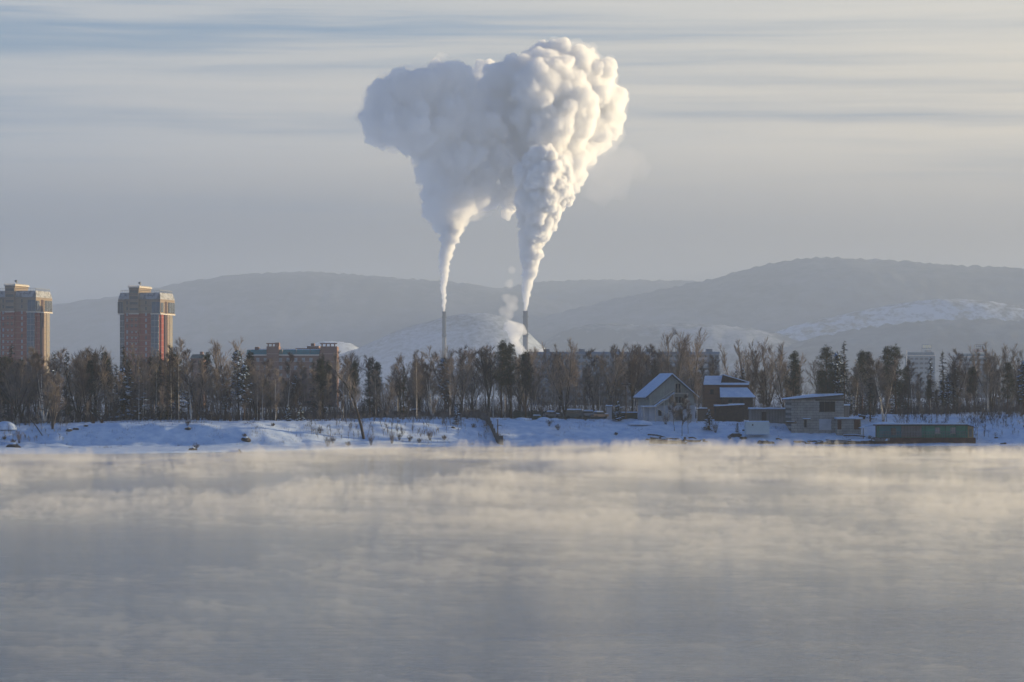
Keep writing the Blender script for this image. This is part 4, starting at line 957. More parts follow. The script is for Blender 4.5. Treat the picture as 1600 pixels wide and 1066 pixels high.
for i, (px, Y, r, lab) in enumerate([(108, 603, .75, 'dark boulder low on the snow slope below the clump of five trunks'), (118, 605, .7, 'second dark boulder close beside another on the snow slope under the brick tower'), (134, 608, .5, 'small dark stone on the snow crest before the fallen branch'),
        (294, 612, .7, 'dark stone under a leafless bush in the middle of the snow slope'), (301, 598, .9, 'dark stone at the foot of a leafless bush near the water on the left slope'), (384, 615, 1.1, 'dark snow capped stone below the row of pale trunks'), (393, 604, .7, 'smaller dark stone beside a drift log'),
        (1150, 686, 1.3, 'dark stone heap at the foot of the snowy bush below the log house'), (1162, 684, .9, 'dark stone left of the pale box'), (1192, 679, 1.4, 'flat dark stone below the pale box'), (1203, 679, 1.1, 'flat dark stone by the corner of the pale box'), (1246, 681, .8, 'dark round stone below the small doorway'),
        (1262, 678, .7, 'dark stone on the path down from the block house'), (1279, 677, .9, 'black stone under the garage door'), (1290, 676, 1.1, 'brown stone lying on the landing before the block house'), (1304, 676, 1.3, 'large brown stone on the landing before the annex'), (1340, 679, 1.2, 'brown stone beside the awning'), (1326, 682, .8, 'pale brown stone beneath the annex door'),
        (1012, 682, .6, 'black stone where the snowy pier begins'), (1568, 676, .7, 'dark stone on the flat snow at the far end of the bank'), (1557, 684, .5, 'small dark stone beyond the boat station'), (20, 590, 1.6, 'broad dark rock at the very edge of the photo near the water'), (708, 681, .5, 'little dark stone on the slope left of the plank fence')]):
    boulder(px, 0, Y, r, lab)
def beam_thing(name, a, b, r, mat, label, cat, group=None, sn=True):
    (pa, Ya), (pb, Yb) = a[:2], b[:2]; Ya = slope_y(PX(pa, Ya), Ya); Yb = slope_y(PX(pb, Yb), Yb)
    xa, xb = PX(pa, Ya), PX(pb, Yb); za = ground(xa, Ya) + (a[2] if len(a) > 2 else .15); zb_ = ground(xb, Yb) + (b[2] if len(b) > 2 else .15)
    t = empty(name, (xa, Ya, za), 0, label, cat, group); d = Vector((xb - xa, Yb - Ya, zb_ - za)); mid = d * .5 + Vector((0, 0, .12 * r * 8))
    MB().tube([(0, 0, 0), mid, d], [r, r * .95, r * .7], 8).build('log', mat, t)
    if sn: MB().tube([Vector((0, 0, r * .9)), mid + Vector((0, 0, r * .9)), d + Vector((0, 0, r * .7))], [r * .6, r * .7, r * .4], 6).build('snow_cap', M_ROOFSNOW, t)
beam_thing('drift_log', (355, 603), (377, 602), .22, M_DARKWOOD, 'dark drift log lying low on the snow below the pale trunks', 'log', 'logs on the bank', False)
beam_thing('drift_log', (374, 606), (391, 605), .2, M_DARKWOOD, 'shorter drift log ending at the snow capped stone', 'log', 'logs on the bank')
beam_thing('fallen_branch', (48, 606, 2.2), (66, 599, .1), .13, M_BARK, 'fallen branch propped on the bank between the leftmost trunks', 'branch', 'logs on the bank', False)
beam_thing('fallen_tree', (143, 634, 2.8), (159, 622, .1), .3, M_BARK, 'thick broken trunk leaning to the ground beside the forked dark tree', 'log', 'logs on the bank', False)
pr = random.Random(77)
for i, (a, b, Y, lab) in enumerate([(1012, 1040, 683, 'upper snowy beam of the ruined pier'), (1020, 1058, 679, 'long slanting beam across the ruined pier'), (1038, 1072, 677, 'second slanting beam of the ruined pier below the tree trunks'), (1052, 1106, 675, 'longest beam of the ruined pier reaching out over the ice'),
        (1050, 1074, 681, 'short plank on the pier under the two thin trunks'), (1076, 1088, 682, 'plank lying right of the ruined pier'), (1240, 1262, 678, 'dark plank on the snow below the block house'), (1262, 1296, 679, 'plank along the edge of the landing'), (1262, 1285, 677, 'lower plank in front of the landing'),
        (1212, 1222, 681, 'thin plank on the snow right of the flat stones'), (1296, 1345, 677, 'long timber along the water edge before the annex'), (1330, 1372, 678, 'timber on the shore leading to the awning'), (1318, 1352, 686, 'timber under the annex wall'), (1160, 1176, 688, 'thin board beside the snowy bush')]):
    beam_thing('timber_beam', (a, Y, .55 + pr.random() * .3), (b, Y - pr.uniform(-2, 3), .25 + pr.random() * .4), .2, M_DARKWOOD, lab, 'beam', 'timbers scattered on the bank')
t = empty('ruined_pier', (PX(1030, 678), 678, 0), 0, 'ruined timber pier with dark cribwork buried in snow', 'pier')
for k, px in enumerate((1016, 1024, 1031, 1040, 1056, 1070)):
    x = PX(px, 678) - PX(1030, 678); MB().box(x - .25, x + .25, -1.2 + .4 * (k % 2), -.8 + .4 * (k % 2), -.5, 1.5 + .5 * ((k * 37) % 3) / 2).build('pile', M_DARKWOOD, t)
MB().prism([(-2, .2), (1.6, .3), (4, .5), (6.5, .5), (6.5, 1.1), (3, 1.0), (0, 1.7), (-2, 2.0)], -.7, 2.5).build('crib_wall', M_DARKWOOD, t)
MB().prism([(-2.2, 2.0), (0, 1.7), (3, 1.0), (6.6, 1.1), (6.6, 1.4), (3, 1.4), (0, 2.1), (-2.3, 2.4)], -.9, 2.6).build('snow_cover', M_ROOFSNOW, t)
t = empty('landing_wall', (PX(1325, 677), 677, 0), 0, 'low dark timber landing wall under snow before the annex', 'landing')
MB().box(-5.5, 6.5, 0, 5, -.5, 1.1).build('crib_wall', M_DARKWOOD, t)
MB().prism([(-5.8, 1.1), (6.8, 1.1), (5, 1.6), (0, 1.45), (-4, 1.7)], -.3, 5.2).build('snow_cover', M_ROOFSNOW, t)
def snow_heap(px, Y, r, h, label):
    Y = slope_y(PX(px, Y), Y); x = PX(px, Y); m_ = MB(); n = 18
    for j in range(8):
        q = j / 7; rr_ = r * math.cos(q * math.pi / 2)
        for i in range(n):
            a = 2 * math.pi * i / n; k = 1 + .15 * fbm(math.cos(a) + px, math.sin(a), q, 3); m_.v.append((math.cos(a) * rr_ * k, math.sin(a) * rr_ * .7 * k, h * math.sin(q * math.pi / 2) - .2))
    for j in range(7):
        for i in range(n): m_.f.append((j * n + i, j * n + (i + 1) % n, (j + 1) * n + (i + 1) % n, (j + 1) * n + i))
    o = m_.build('snow_heap', M_SNOW, None, True); o.location = (x, Y, ground(x, Y)); tag(o, label, 'snow heap', 'snow heaps on the bank')
snow_heap(850, 700, 2.0, 1.2, 'round snow heap right of the small green upturned boat'); snow_heap(815, 704, 2.2, .8, 'low snow heap left of the small green upturned boat'); snow_heap(1000, 696, 3.2, 1.1, 'broad snow heap before the corner of the gabled house'); snow_heap(8, 606, 2.6, 1.9, 'rounded snow mound at the edge of the photo between dark trunks'); snow_heap(867, 706, 1.5, .7, 'small snow heap below the parked car')
# ------------------------------------------------------------------ trees: one builder per kind, copies set out along the bank
def rdir(rnd, d, ang):
    """d turned by ang radians in a random direction"""
    a = d.cross(Vector((rnd.uniform(-1, 1), rnd.uniform(-1, 1), rnd.uniform(-1, 1))))
    if a.length < 1e-3: a = Vector((1, 0, 0))
    a.normalize(); return (d * math.cos(ang) + a * math.sin(ang)).normalized()
UP = Vector((0, 0, 1))
def twigs(mb, rnd, p, d, n, ln, wd, spread=0.5, up=0.25):
    for _ in range(n):
        q = (rdir(rnd, d, rnd.uniform(.1, spread)) + UP * up * rnd.random()).normalized(); l_ = ln * rnd.uniform(.55, 1.15)
        s = q.cross(Vector((rnd.uniform(-1, 1), rnd.uniform(-1, 1), .2))); s = s.normalized() if s.length > 1e-3 else Vector((1, 0, 0))
        mb.tri(p, p + q * l_, wd, s)
def branch(mb, rnd, p, d, ln, r, depth, twn, twl, twd, spread=0.5, up=0.25, kids=7, curl=0.25):
    """a limb with its side shoots and fine twigs"""
    n = 4 if depth > 0 else 2; pts = [p.copy()]; q = p.copy(); dd = d.copy()
    for i in range(n):
        dd = (rdir(rnd, dd, rnd.uniform(0, .22)) + UP * curl * .35).normalized(); q = q + dd * (ln / n); pts.append(q.copy())
    mb.tube(pts, [r * (1 - .8 * i / n) for i in range(n + 1)], 4 if depth > 0 else 3, False)
    def at(t):
        f = t * n; i = min(int(f), n - 1); return pts[i].lerp(pts[i + 1], f - i), (pts[i + 1] - pts[i]).normalized()
    if depth > 0:
        for k in range(kids):
            t_ = .22 + .78 * (k + rnd.random()) / kids; c, e = at(min(t_, 1)); g = (rdir(rnd, e, rnd.uniform(.45, .95)) + UP * .25).normalized()
            branch(mb, rnd, c, g, ln * rnd.uniform(.28, .5) * (1.15 - .5 * t_), r * .38, depth - 1, twn, twl, twd, spread, up, 0, curl)
    for k in range(twn):
        c, e = at(.15 + .85 * rnd.random()); twigs(mb, rnd, c, e, 1, twl, twd, spread, up)
    twigs(mb, rnd, q, dd, 4, twl * .9, twd, spread * .6, up)
def stem(rnd, H, r, lean=(0, 0), wig=.25, n=8, r1=.12):
    pts = []; x = y = 0.0
    for i in range(n + 1):
        t_ = i / n; pts.append(Vector((lean[0] * t_ * H + x, lean[1] * t_ * H + y, H * t_ - (.4 if i == 0 else 0)))); x += rnd.uniform(-wig, wig); y += rnd.uniform(-wig, wig)
    return pts, [r * (1.25 if i == 0 else 1) * (1 - (1 - r1) * i / n) for i in range(n + 1)]
def along(pts, t_):
    n = len(pts) - 1; f = max(0, min(.9999, t_)) * n; i = int(f); return pts[i].lerp(pts[i + 1], f - i), (pts[i + 1] - pts[i]).normalized()
def proto(name, cat, trunk, tmat, crown, cmat, extra=None):
    t = bpy.data.objects.new(name, None); t['category'] = cat
    tm = trunk.mesh('trunk', tmat, True); cm_ = crown.mesh('crown', cmat)
    parts = [('trunk', tm), ('crown', cm_)]
    if extra: parts.append(('snow', extra.mesh('snow', M_ROOFSNOW)))
    return dict(name=name, cat=cat, parts=parts)
def make_poplar(seed, H=19, stems=3, tmat=M_BARK2, cmat=M_TWIG2, fork=.25, spread=.32):
    rnd = random.Random(seed); T = MB(); K = MB()
    base, rs = stem(rnd, H * fork, .30, (0, 0), .1, 3, .85); T.tube(base, rs, 8)
    for s in range(stems):
        a = 2 * math.pi * s / stems + rnd.random(); ln_ = H * (1 - fork) * rnd.uniform(.8, 1.0)
        k = spread * rnd.uniform(.5, 1.1) if stems > 1 else .05
        pts = [base[-1].copy()]; dd = Vector((math.cos(a) * k, math.sin(a) * k, 1)).normalized(); n = 7
        for i in range(n): dd = (rdir(rnd, dd, rnd.uniform(0, .14)) + UP * .06).normalized(); pts.append(pts[-1] + dd * ln_ / n)
        T.tube(pts, [.20 * (1 - .88 * i / n) for i in range(n + 1)], 6)
        for b_ in range(15):
            t_ = .12 + .86 * (b_ + rnd.random()) / 15; c, e = along(pts, t_)
            g = (rdir(rnd, e, rnd.uniform(.35, .75)) + UP * .15).normalized()
            branch(K, rnd, c, g, H * .25 * (1.25 - t_ * .75) * rnd.uniform(.7, 1.2), .07, 1, 9, 1.2, .016, .5, .3, 8)
    return proto('bare_tree', 'tree', T, tmat, K, cmat)
def make_birch(seed, H=18, tmat=M_BIRCH, cmat=M_TWIG, r=.15, stems=1, low=.30, dens=30, name='birch_tree'):
    rnd = random.Random(seed); T = MB(); K = MB()
    for s in range(stems):
        lean = (rnd.uniform(-.07, .07), rnd.uniform(-.05, .05)) if stems == 1 else (.17 * math.cos(s * 2.2 + seed), .14 * math.sin(s * 2.2 + seed))
        pts, rs = stem(rnd, H * rnd.uniform(.88, 1), r, lean, .12, 8, .10)
        T.tube(pts, rs, 6)
        for b_ in range(int(dens / stems ** .6)):
            t_ = low + (.99 - low) * (b_ + rnd.random()) / (dens / stems ** .6); c, e = along(pts, t_)
            g = (rdir(rnd, e, rnd.uniform(.5, .95)) + UP * .05).normalized()
            branch(K, rnd, c, g, H * .19 * (1.3 - t_) * rnd.uniform(.7, 1.25), .04, 1, 10, 1.05, .014, .65, .05, 7, .25)
    return proto(name, 'tree', T, tmat, K, cmat)
def make_leaning(seed):
    rnd = random.Random(seed); T = MB(); K = MB()
    pts = [Vector(p) for p in ((0, 0, -.5), (-.7, 0, 3), (-1.7, .1, 6.5), (-2.6, .2, 9.5), (-4.2, .3, 12.5), (-6.0, .5, 14.6), (-7.0, .6, 16.4))]
    T.tube(pts, [.36, .32, .28, .24, .18, .12, .05], 7)
    for b_ in range(17):
        t_ = .35 + .64 * b_ / 17; c, e = along(pts, t_); g = (rdir(rnd, e, rnd.uniform(.5, .9)) + UP * .35).normalized()
        branch(K, rnd, c, g, 3.4 * rnd.uniform(.7, 1.2) * (1.3 - t_ * .6), .10, 1, 6, 1.0, .02, .5, .3, 7)
    return proto('bare_tree', 'tree', T, M_BARK, K, M_TWIG2)
def blade_tuft(mb, rnd, p, r, n, wd=.07, ln=.42, flat=.6, up=.2):
    for _ in range(n):
        v = Vector((rnd.gauss(0, 1), rnd.gauss(0, 1), rnd.gauss(0, flat))); v = v.normalized() if v.length > 1e-3 else UP
        c = p + Vector((v.x * r, v.y * r, v.z * r * flat)) * rnd.random() ** .5; q = (v + UP * up).normalized()
        s = q.cross(Vector((rnd.uniform(-1, 1), rnd.uniform(-1, 1), rnd.uniform(-1, 1)))); s = s.normalized() if s.length > 1e-3 else Vector((1, 0, 0))
        mb.tri(c, c + q * ln * rnd.uniform(.6, 1.3), wd, s)
def make_pine(seed, H=19, bare=.35, wide=3.6, mat=M_NEEDLE2, snow=False, full=1.0):
    rnd = random.Random(seed); T = MB(); K = MB(); S = MB() if snow else None
    pts, rs = stem(rnd, H, .24, (rnd.uniform(-.03, .03), 0), .12, 8, .12); T.tube(pts, rs, 7)
    nw = 15
    for w_ in range(nw):
        t_ = bare + (1 - bare) * w_ / nw; c0, e = along(pts, t_); L = wide * (1.02 - (t_ - bare) / (1 - bare)) ** .62 * rnd.uniform(.75, 1.1) * (0.65 + .35 * sm(0, .25, (t_ - bare)))
        for k in range(rnd.randint(4, 6)):
            c, e = along(pts, min(.98, t_ + rnd.uniform(-.03, .04))); a = rnd.uniform(0, 6.283); d = Vector((math.cos(a), math.sin(a), rnd.uniform(-.1, .9))).normalized(); ln_ = L * rnd.uniform(.6, 1.1)
            tip = c + d * ln_ + UP * ln_ * .12; T.tube([c, c + d * ln_ * .5, tip], [.07, .05, .03], 3, False)
            for j in range(3):
                pp = c.lerp(tip, .45 + .28 * j) + Vector((rnd.uniform(-.3, .3), rnd.uniform(-.3, .3), .1))
                blade_tuft(K, rnd, pp, .6 + .3 * rnd.random(), int(26 * full), .05, .42, .75, .7)
                if snow and rnd.random() < .4: S.add([(pp.x - .5, pp.y - .3, pp.z + .2), (pp.x + .45, pp.y - .35, pp.z + .1), (pp.x + .35, pp.y + .4, pp.z + .15), (pp.x - .3, pp.y + .3, pp.z + .25), (pp.x, pp.y, pp.z + .55)], [(0, 1, 4), (1, 2, 4), (2, 3, 4), (3, 0, 4), (3, 2, 1, 0)])
    blade_tuft(K, rnd, pts[-1], .5, 30, .05, .5, 1.2, .8)
    return proto('pine_tree', 'tree', T, M_PINEBARK, K, mat, S)
def make_spruce(seed, H=17, wide=2.5, snow=.0, name='spruce_tree', mat=M_NEEDLE, dens=1.5):
    rnd = random.Random(seed); T = MB(); K = MB(); S = MB() if snow else None
    pts, rs = stem(rnd, H, .20, (rnd.uniform(-.02, .02), 0), .05, 6, .08); T.tube(pts, rs, 7)
    nw = int(H * dens)
    for w_ in range(nw):
        t0_ = .10 + .89 * w_ / nw; L = (wide * (1.04 - t0_) ** .85 + .12) * rnd.uniform(.75, 1.1)
        for k in range(rnd.randint(6, 8)):
            t_ = min(.99, t0_ + rnd.uniform(-.035, .035)); c, e = along(pts, t_)
            a = rnd.uniform(0, 6.283); ln_ = L * rnd.uniform(.5, 1.15); d = Vector((math.cos(a), math.sin(a), rnd.uniform(-.1, .25)))
            mid = c + d * ln_ * .55 - UP * ln_ * .18; tip = c + d * ln_ - UP * ln_ * .16
            n = max(9, int(19 * ln_))
            for j in range(n):
                u = rnd.random(); pp = (c.lerp(mid, u * 2) if u < .5 else mid.lerp(tip, u * 2 - 1)); q = (d * .6 + Vector((rnd.uniform(-.8, .8), rnd.uniform(-.8, .8), rnd.uniform(-.7, .1)))).normalized()
                s = q.cross(UP + Vector((rnd.uniform(-.5, .5), 0, 0))).normalized(); K.tri(pp, pp + q * rnd.uniform(.3, .65), .07, s)
            if snow and rnd.random() < snow:
                s = d.cross(UP).normalized() * (.12 + .10 * ln_)
                a0, a1, a2 = c.lerp(mid, .7) + UP * .08, mid + UP * .16, tip + UP * .06
                S.add([(a0 - s)[:], (a0 + s)[:], (a1 + s * 1.1 - UP * .08)[:], (tip + s * .3)[:], (tip - s * .3)[:], (a1 - s * 1.1 - UP * .08)[:], (a1 + UP * .14)[:]], [(0, 1, 6), (1, 2, 6), (2, 3, 6), (3, 4, 6), (4, 5, 6), (5, 0, 6)])
    return proto(name, 'tree', T, M_PINEBARK, K, mat, S)
def make_shrub(seed, H=1.8, n=26, mat=M_DRYGRASS, wide=1.2):
    rnd = random.Random(seed); T = MB(); K = MB()
    for k in range(n):
        a = rnd.uniform(0, 6.283); s = rnd.uniform(.1, 1); d = Vector((math.cos(a) * s * wide / H, math.sin(a) * s * wide / H, 1)).normalized()
        b0 = Vector((math.cos(a), math.sin(a), 0)) * .2 * s; ln_ = H * rnd.uniform(.5, 1)
        T.tube([b0 - UP * .1, b0 + d * ln_ * .4], [.025, .018], 3, False)
        branch(K, rnd, b0 + d * ln_ * .3, d, ln_ * .7, .018, 1, 5, .5, .012, .6, .1, 4)
    p = proto('bare_shrub', 'shrub', T, M_BARK, K, mat); p['parts'] = [('stem', p['parts'][0][1]), ('twig', p['parts'][1][1])]; return p

P_POP = [make_poplar(s, 19, st, tm, cm_, fk, sp) for s, st, tm, cm_, fk, sp in ((1, 3, M_BARK2, M_TWIG2, .22, .34), (2, 4, M_BARK, M_TWIG, .12, .42), (3, 2, M_BARK2, M_TWIG2, .35, .26), (4, 3, M_BARK, M_TWIG3, .3, .36), (5, 5, M_BARK, M_TWIG2, .05, .40))]
P_BIR = [make_birch(s, 18, tm, cm_) for s, tm, cm_ in ((11, M_BIRCH, M_TWIG), (12, M_BIRCH, M_TWIG2), (13, M_BIRCH, M_TWIG3), (14, M_BARK2, M_TWIG), (15, M_BARK2, M_TWIG3))]
for p in P_BIR[3:]: p['name'] = 'bare_tree'
P_CLUMP = [make_birch(s, 13, M_BARK2, M_TWIG2, .13, 6, .25, 34, 'bare_tree') for s in (21, 22)] + [make_birch(23, 12, M_BIRCH, M_TWIG, .11, 4, .3, 30, 'birch_tree')]
P_SAP = [make_birch(s, 8.5, M_BARK2, cm_, .07, 1, .25, 16, 'sapling') for s, cm_ in ((31, M_TWIG), (32, M_TWIG3), (33, M_TWIG2))]
P_PINE = [make_pine(41, 19, .38, 3.4), make_pine(42, 19, .5, 3.0), make_pine(43, 18, .28, 3.9), make_pine(44, 19, .45, 2.6, M_NEEDLE), make_pine(45, 18, .3, 3.0, M_NEEDLE, True)]
P_SPR = [make_spruce(51, 17, 2.5), make_spruce(52, 17, 3.0), make_spruce(53, 15, 2.2, .0, mat=M_NEEDLE2), make_spruce(54, 15, 3.0, .25)]
P_SNOWY = [make_spruce(61, 5.2, 1.9, .55, dens=2.6), make_spruce(62, 6.0, 1.6, .5, dens=2.4)]
P_SHRUB = [make_shrub(s, h, n, mt, wd) for s, h, n, mt, wd in ((71, 1.6, 22, M_DRYGRASS, 1.4), (72, 2.4, 26, M_TWIG3, 1.5), (73, 1.1, 22, M_DRYGRASS, 1.2), (74, 3.4, 24, M_TWIG, 1.6))]
P_LEAN = make_leaning(81)

WHERE = [(-1e9, 'at the photo edge'), (12, 'below the cut-off tower'), (84, 'between the two brick towers'), (186, 'below the full brick tower'), (278, 'between full tower and turquoise roof'), (384, 'under the turquoise roof'), (500, 'by the brick turret'), (540, 'around the leaning dark trunk'),
         (600, 'before the slimmer chimney'), (712, 'by the plank fence top'), (770, 'before the thicker chimney'), (846, 'behind the parked cars'), (940, 'by the lamp post'), (992, 'behind the gabled house'), (1092, 'around the log house'), (1180, 'behind the long shed'), (1232, 'behind the block house'),
         (1322, 'behind the annex and awning'), (1368, 'behind the teal station wall'), (1446, 'behind the ochre station end'), (1524, 'past the boat station')]
PLACED = []
def plant(p, px, Y, h=None, top=None, rot=None, kind=None, label=None, sink=.15, sx=1.0, row=None):
    rnd = random.Random(px * 13.7 + Y)
    if row is None: Y = slope_y(PX(px, Y), Y)
    x = PX(px, Y); g = ground(x, Y)
    if top is not None: h = PZ(top, Y) - g
    zmax = p.get('zmax')
    if zmax is None: zmax = p['zmax'] = max(max(v.co.z for v in me.vertices) for _, me in p['parts'])
    s = h / zmax
    t = empty(p['name'], (x, Y, g - sink), rnd.uniform(0, 6.28) if rot is None else rot, label, p['cat'], None, (s * sx, s * sx, s))
    for nm, me in p['parts']: link(nm, me, t)
    PLACED.append([t, p, px, Y, label, row, s]); return t

# the trees one can pick out, first
def pops(i): return P_POP[i]
SPECIAL = [
 (P_CLUMP[0], 82, 606, None, 576, 'bare clump of five thin trunks rising from one stool on the snow slope'),
 (P_POP[1], 24, 628, None, 548, 'big bare tree with black lower trunk beside the rounded snow mound'),
 (P_POP[2], 45, 632, None, 552, 'black trunked bare tree just right of the one beside the snow mound'),
 (P_POP[3], 133, 628, None, 566, 'dark forked bare tree with snow in its forks above the broken trunk'),
 (P_SNOWY[1], 193, 655, 13, None, 'dark conifer with bright snow patches just below the full tower'),
 (P_BIR[0], 217, 640, None, 552, 'white trunked birch directly under the full brick tower'),
 (P_BIR[1], 224, 642, None, 556, 'second white birch close beside the one under the full tower'),
 (P_BIR[0], 244, 644, None, 548, 'pale double birch under the sunlit edge of the full tower'),
 (P_BIR[2], 268, 648, None, 534, 'tall pale birch standing just right of the full tower'),
 (P_BIR[1], 279, 650, None, 522, 'tallest pale birch right of the full brick tower'),
 (P_POP[0], 352, 700, None, 522, 'bare crown rising over the pines left of the turquoise roof'),
 (P_BIR[3], 388, 655, None, 556, 'pale straight trunk standing where the long dark fence begins'),
 (P_BIR[0], 410, 655, None, 578, 'white single trunk before the turquoise-roofed block'),
 (P_LEAN, 569, 652, None, 556, 'black bare tree leaning far over with its crown bent sideways'),
 (P_SNOWY[0], 449, 650, 4.2, None, 'small snow loaded conifer on the bank crest below the turquoise roof'),
 (P_SNOWY[0], 470, 652, 4.6, None, 'wider snow flecked conifer beside the small snow loaded one'),
 (P_SNOWY[1], 713, 688, 5.4, None, 'narrow snow flecked conifer left of the plank fence'),
 (P_SNOWY[0], 966, 700, 5.2, None, 'drooping snow covered pine beside the parked cars and lamp post'),
 (P_SNOWY[0], 1108, 692, 5.2, None, 'snow flecked bushy conifer in front of the log house'),
 (P_SNOWY[1], 1152, 686, 3.4, None, 'snowy bush at the foot of the bank left of the pale box'),
 (P_POP[4], 884, 705, None, 524, 'wide spreading bare tree with several black trunks beside the parked cars'),
 (P_POP[2], 955, 722, None, 534, 'slim forked bare tree left of the lamp post'),
 (P_POP[3], 988, 724, None, 530, 'thick trunked bare tree rising behind the gabled house roof'),
 (P_POP[0], 1052, 740, None, 508, 'tallest poplar rising straight behind the gabled house'),
 (P_POP[2], 1082, 742, None, 507, 'slender tall poplar beside the tallest one behind the gabled house'),
 (P_BIR[0], 1089, 700, None, 575, 'thin tree touching the corner of the gabled house'),
 (P_SAP[0], 1054, 690, 9.5, None, 'thin sapling before the stair of the gabled house'),
 (P_SAP[1], 1066, 686, 11, None, 'leaning sapling before the door wall of the gabled house'),
 (P_SAP[2], 1075, 688, 9, None, 'short twin sapling at the corner of the ruined pier'),
 (P_POP[4], 1165, 770, None, 526, 'wide wind bent bare tree behind the log house'),
 (P_POP[1], 1200, 765, None, 522, 'bare tree with brushed crown right of the log house'),
 (P_PINE[0], 784, 724, None, 528, 'tall dark pine with a ragged top before the thicker chimney'),
 (P_PINE[3], 799, 726, None, 533, 'narrower pine leaning on the ragged one before the thicker chimney'),
 (P_PINE[1], 822, 730, None, 545, 'pine with a broken top directly under the thicker chimney'),
 (P_SPR[0], 505, 690, None, 549, 'dense pointed spruce before the turret of the brick block'),
 (P_PINE[4], 374, 690, None, 543, 'broad dark pine left of the turquoise roof'),
 (P_PINE[3], 392, 700, None, 546, 'narrow pine at the end of the turquoise roof'),
 (P_PINE[0], 322, 690, None, 547, 'crooked pine beside the small block with dark green roof'),
 (P_SPR[1], 578, 705, None, 556, 'dark pine shaped conifer right of the leaning black tree'),
 (P_SPR[2], 630, 700, None, 570, 'dark conifer behind a pale leaning trunk before the open snowy hill'),
 (P_PINE[2], 1400, 735, None, 534, 'broad fan topped pine behind the green boat station'),
 (P_PINE[0], 1386, 738, None, 538, 'pine pressed against the fan topped one'),
 (P_SPR[0], 1419, 732, None, 556, 'pointed conifer below the thin white mast'),
 (P_SPR[1], 1474, 735, None, 545, 'pointed spruce standing between the two office blocks'),
 (P_SPR[2], 1490, 730, None, 568, 'lower conifer left of the office block with the rounded sign'),
 (P_PINE[3], 1522, 728, None, 570, 'short leaning pine below the rounded roof sign'),
 (P_PINE[0], 1240, 745, None, 545, 'dark pine above the roof of the block house'),
 (P_PINE[2], 1290, 742, None, 535, 'broad pine rising over the highest roof edge of the block house'),
 (P_SPR[0], 1319, 740, None, 530, 'sharp topped spruce right of the block house roof'),
 (P_PINE[1], 1348, 740, None, 544, 'rounded pine above the snowy awning'),
 (P_PINE[3], 1358, 745, None, 546, 'rounded pine close beside the one above the awning'),
 (P_POP[4], 1551, 735, None, 530, 'big crooked bare tree right of the rounded roof sign'),
 (P_POP[1], 1592, 735, None, 532, 'big spreading bare tree cut by the far edge of the photo'),
 (P_SPR[0], 18, 690, None, 535, 'dark pine below the middle of the cut-off tower'),
 (P_SPR[1], 103, 690, None, 545, 'ragged dark conifer top between the brick towers'),
 (P_PINE[3], 150, 695, None, 548, 'narrow pine top nearer the full tower between the brick towers'),
 (P_PINE[4], 168, 690, None, 552, 'snow flecked pine left of the full tower'),
 (P_SPR[2], 194, 700, None, 538, 'dark spruce top at the foot of the full tower'),
 (P_PINE[2], 236, 700, None, 551, 'dark pine top before the brick face of the full tower'),
 (P_PINE[1], 268, 700, None, 545, 'dark pine at the sunlit corner of the full tower'),
 (P_PINE[2], 254, 668, None, 556, 'broad dark pine hiding the foot of the full tower'),
 (P_POP[0], 722, 735, None, 536, 'bare tree with a pointed twiggy crown left of the ragged pine'),
 (P_POP[3], 548, 740, None, 545, 'feathery bare crown above the bend of the leaning tree'),
]
for p, px, Y, h, top, lab in SPECIAL:
    plant(p, px, Y, h, top, rot=0.0 if p is P_LEAN else None, label=lab)

# the rest of the wood: rows from the crest of the bank backwards
def skyline(px):
    return lerp_list([(0, 556), (60, 552), (150, 553), (250, 550), (300, 556), (340, 560), (420, 560), (500, 558), (560, 560), (640, 558), (700, 550), (760, 552), (850, 552), (920, 553), (1000, 552), (1080, 552), (1150, 556), (1220, 552), (1300, 553), (1400, 556), (1450, 560), (1540, 556), (1600, 550)], px)
rnd = random.Random(2024)
def crest_y(px):
    x = (px - CX) / F * 690; return slope_y(x, shore_y(x) + 50)
CONIF = [(0, .42), (120, .48), (300, .42), (560, .34), (600, .14), (760, .18), (850, .03), (1090, .05), (1180, .35), (1230, .55), (1430, .55), (1520, .25), (1600, .15)]
for row, (dy, n_, kind) in enumerate([(2, 62, 'crest'), (16, 66, 'second'), (34, 56, 'middle'), (58, 48, 'rear')]):
    for k in range(n_):
        px = -6 + 1612 * (k + rnd.uniform(.1, .9)) / n_
        if 980 < px < 1100 and row == 0: continue
        if 1095 < px < 1345 and row == 0 and True: continue
        if 990 < px < 1345 and row == 1: Yb = 750
        elif 760 < px < 990 and row == 0: Yb = crest_y(px) + 14
        else: Yb = crest_y(px) + dy
        Y = Yb + rnd.uniform(-4, 8)
        if px > 1350 and row < 2: Y -= rnd.uniform(6, 30)
        if 1095 < px < 1185 and Y < 758: Y += 16
        con = rnd.random() < lerp_list(CONIF, px)
        sky_ = skyline(px)
        if con: p = rnd.choice(P_PINE + [P_PINE[4]] + P_SPR + [P_SPR[3]]); top = sky_ + rnd.uniform(-8, 38)
        else:
            p = rnd.choice(P_BIR * 2 + P_POP + ([P_CLUMP[1], P_CLUMP[2]] if row < 2 else [])); top = sky_ + rnd.uniform(-20, 34)
        plant(p, px, Y, None, top, row=row, sx=rnd.uniform(1.0, 1.4) if not con else rnd.uniform(.9, 1.15))
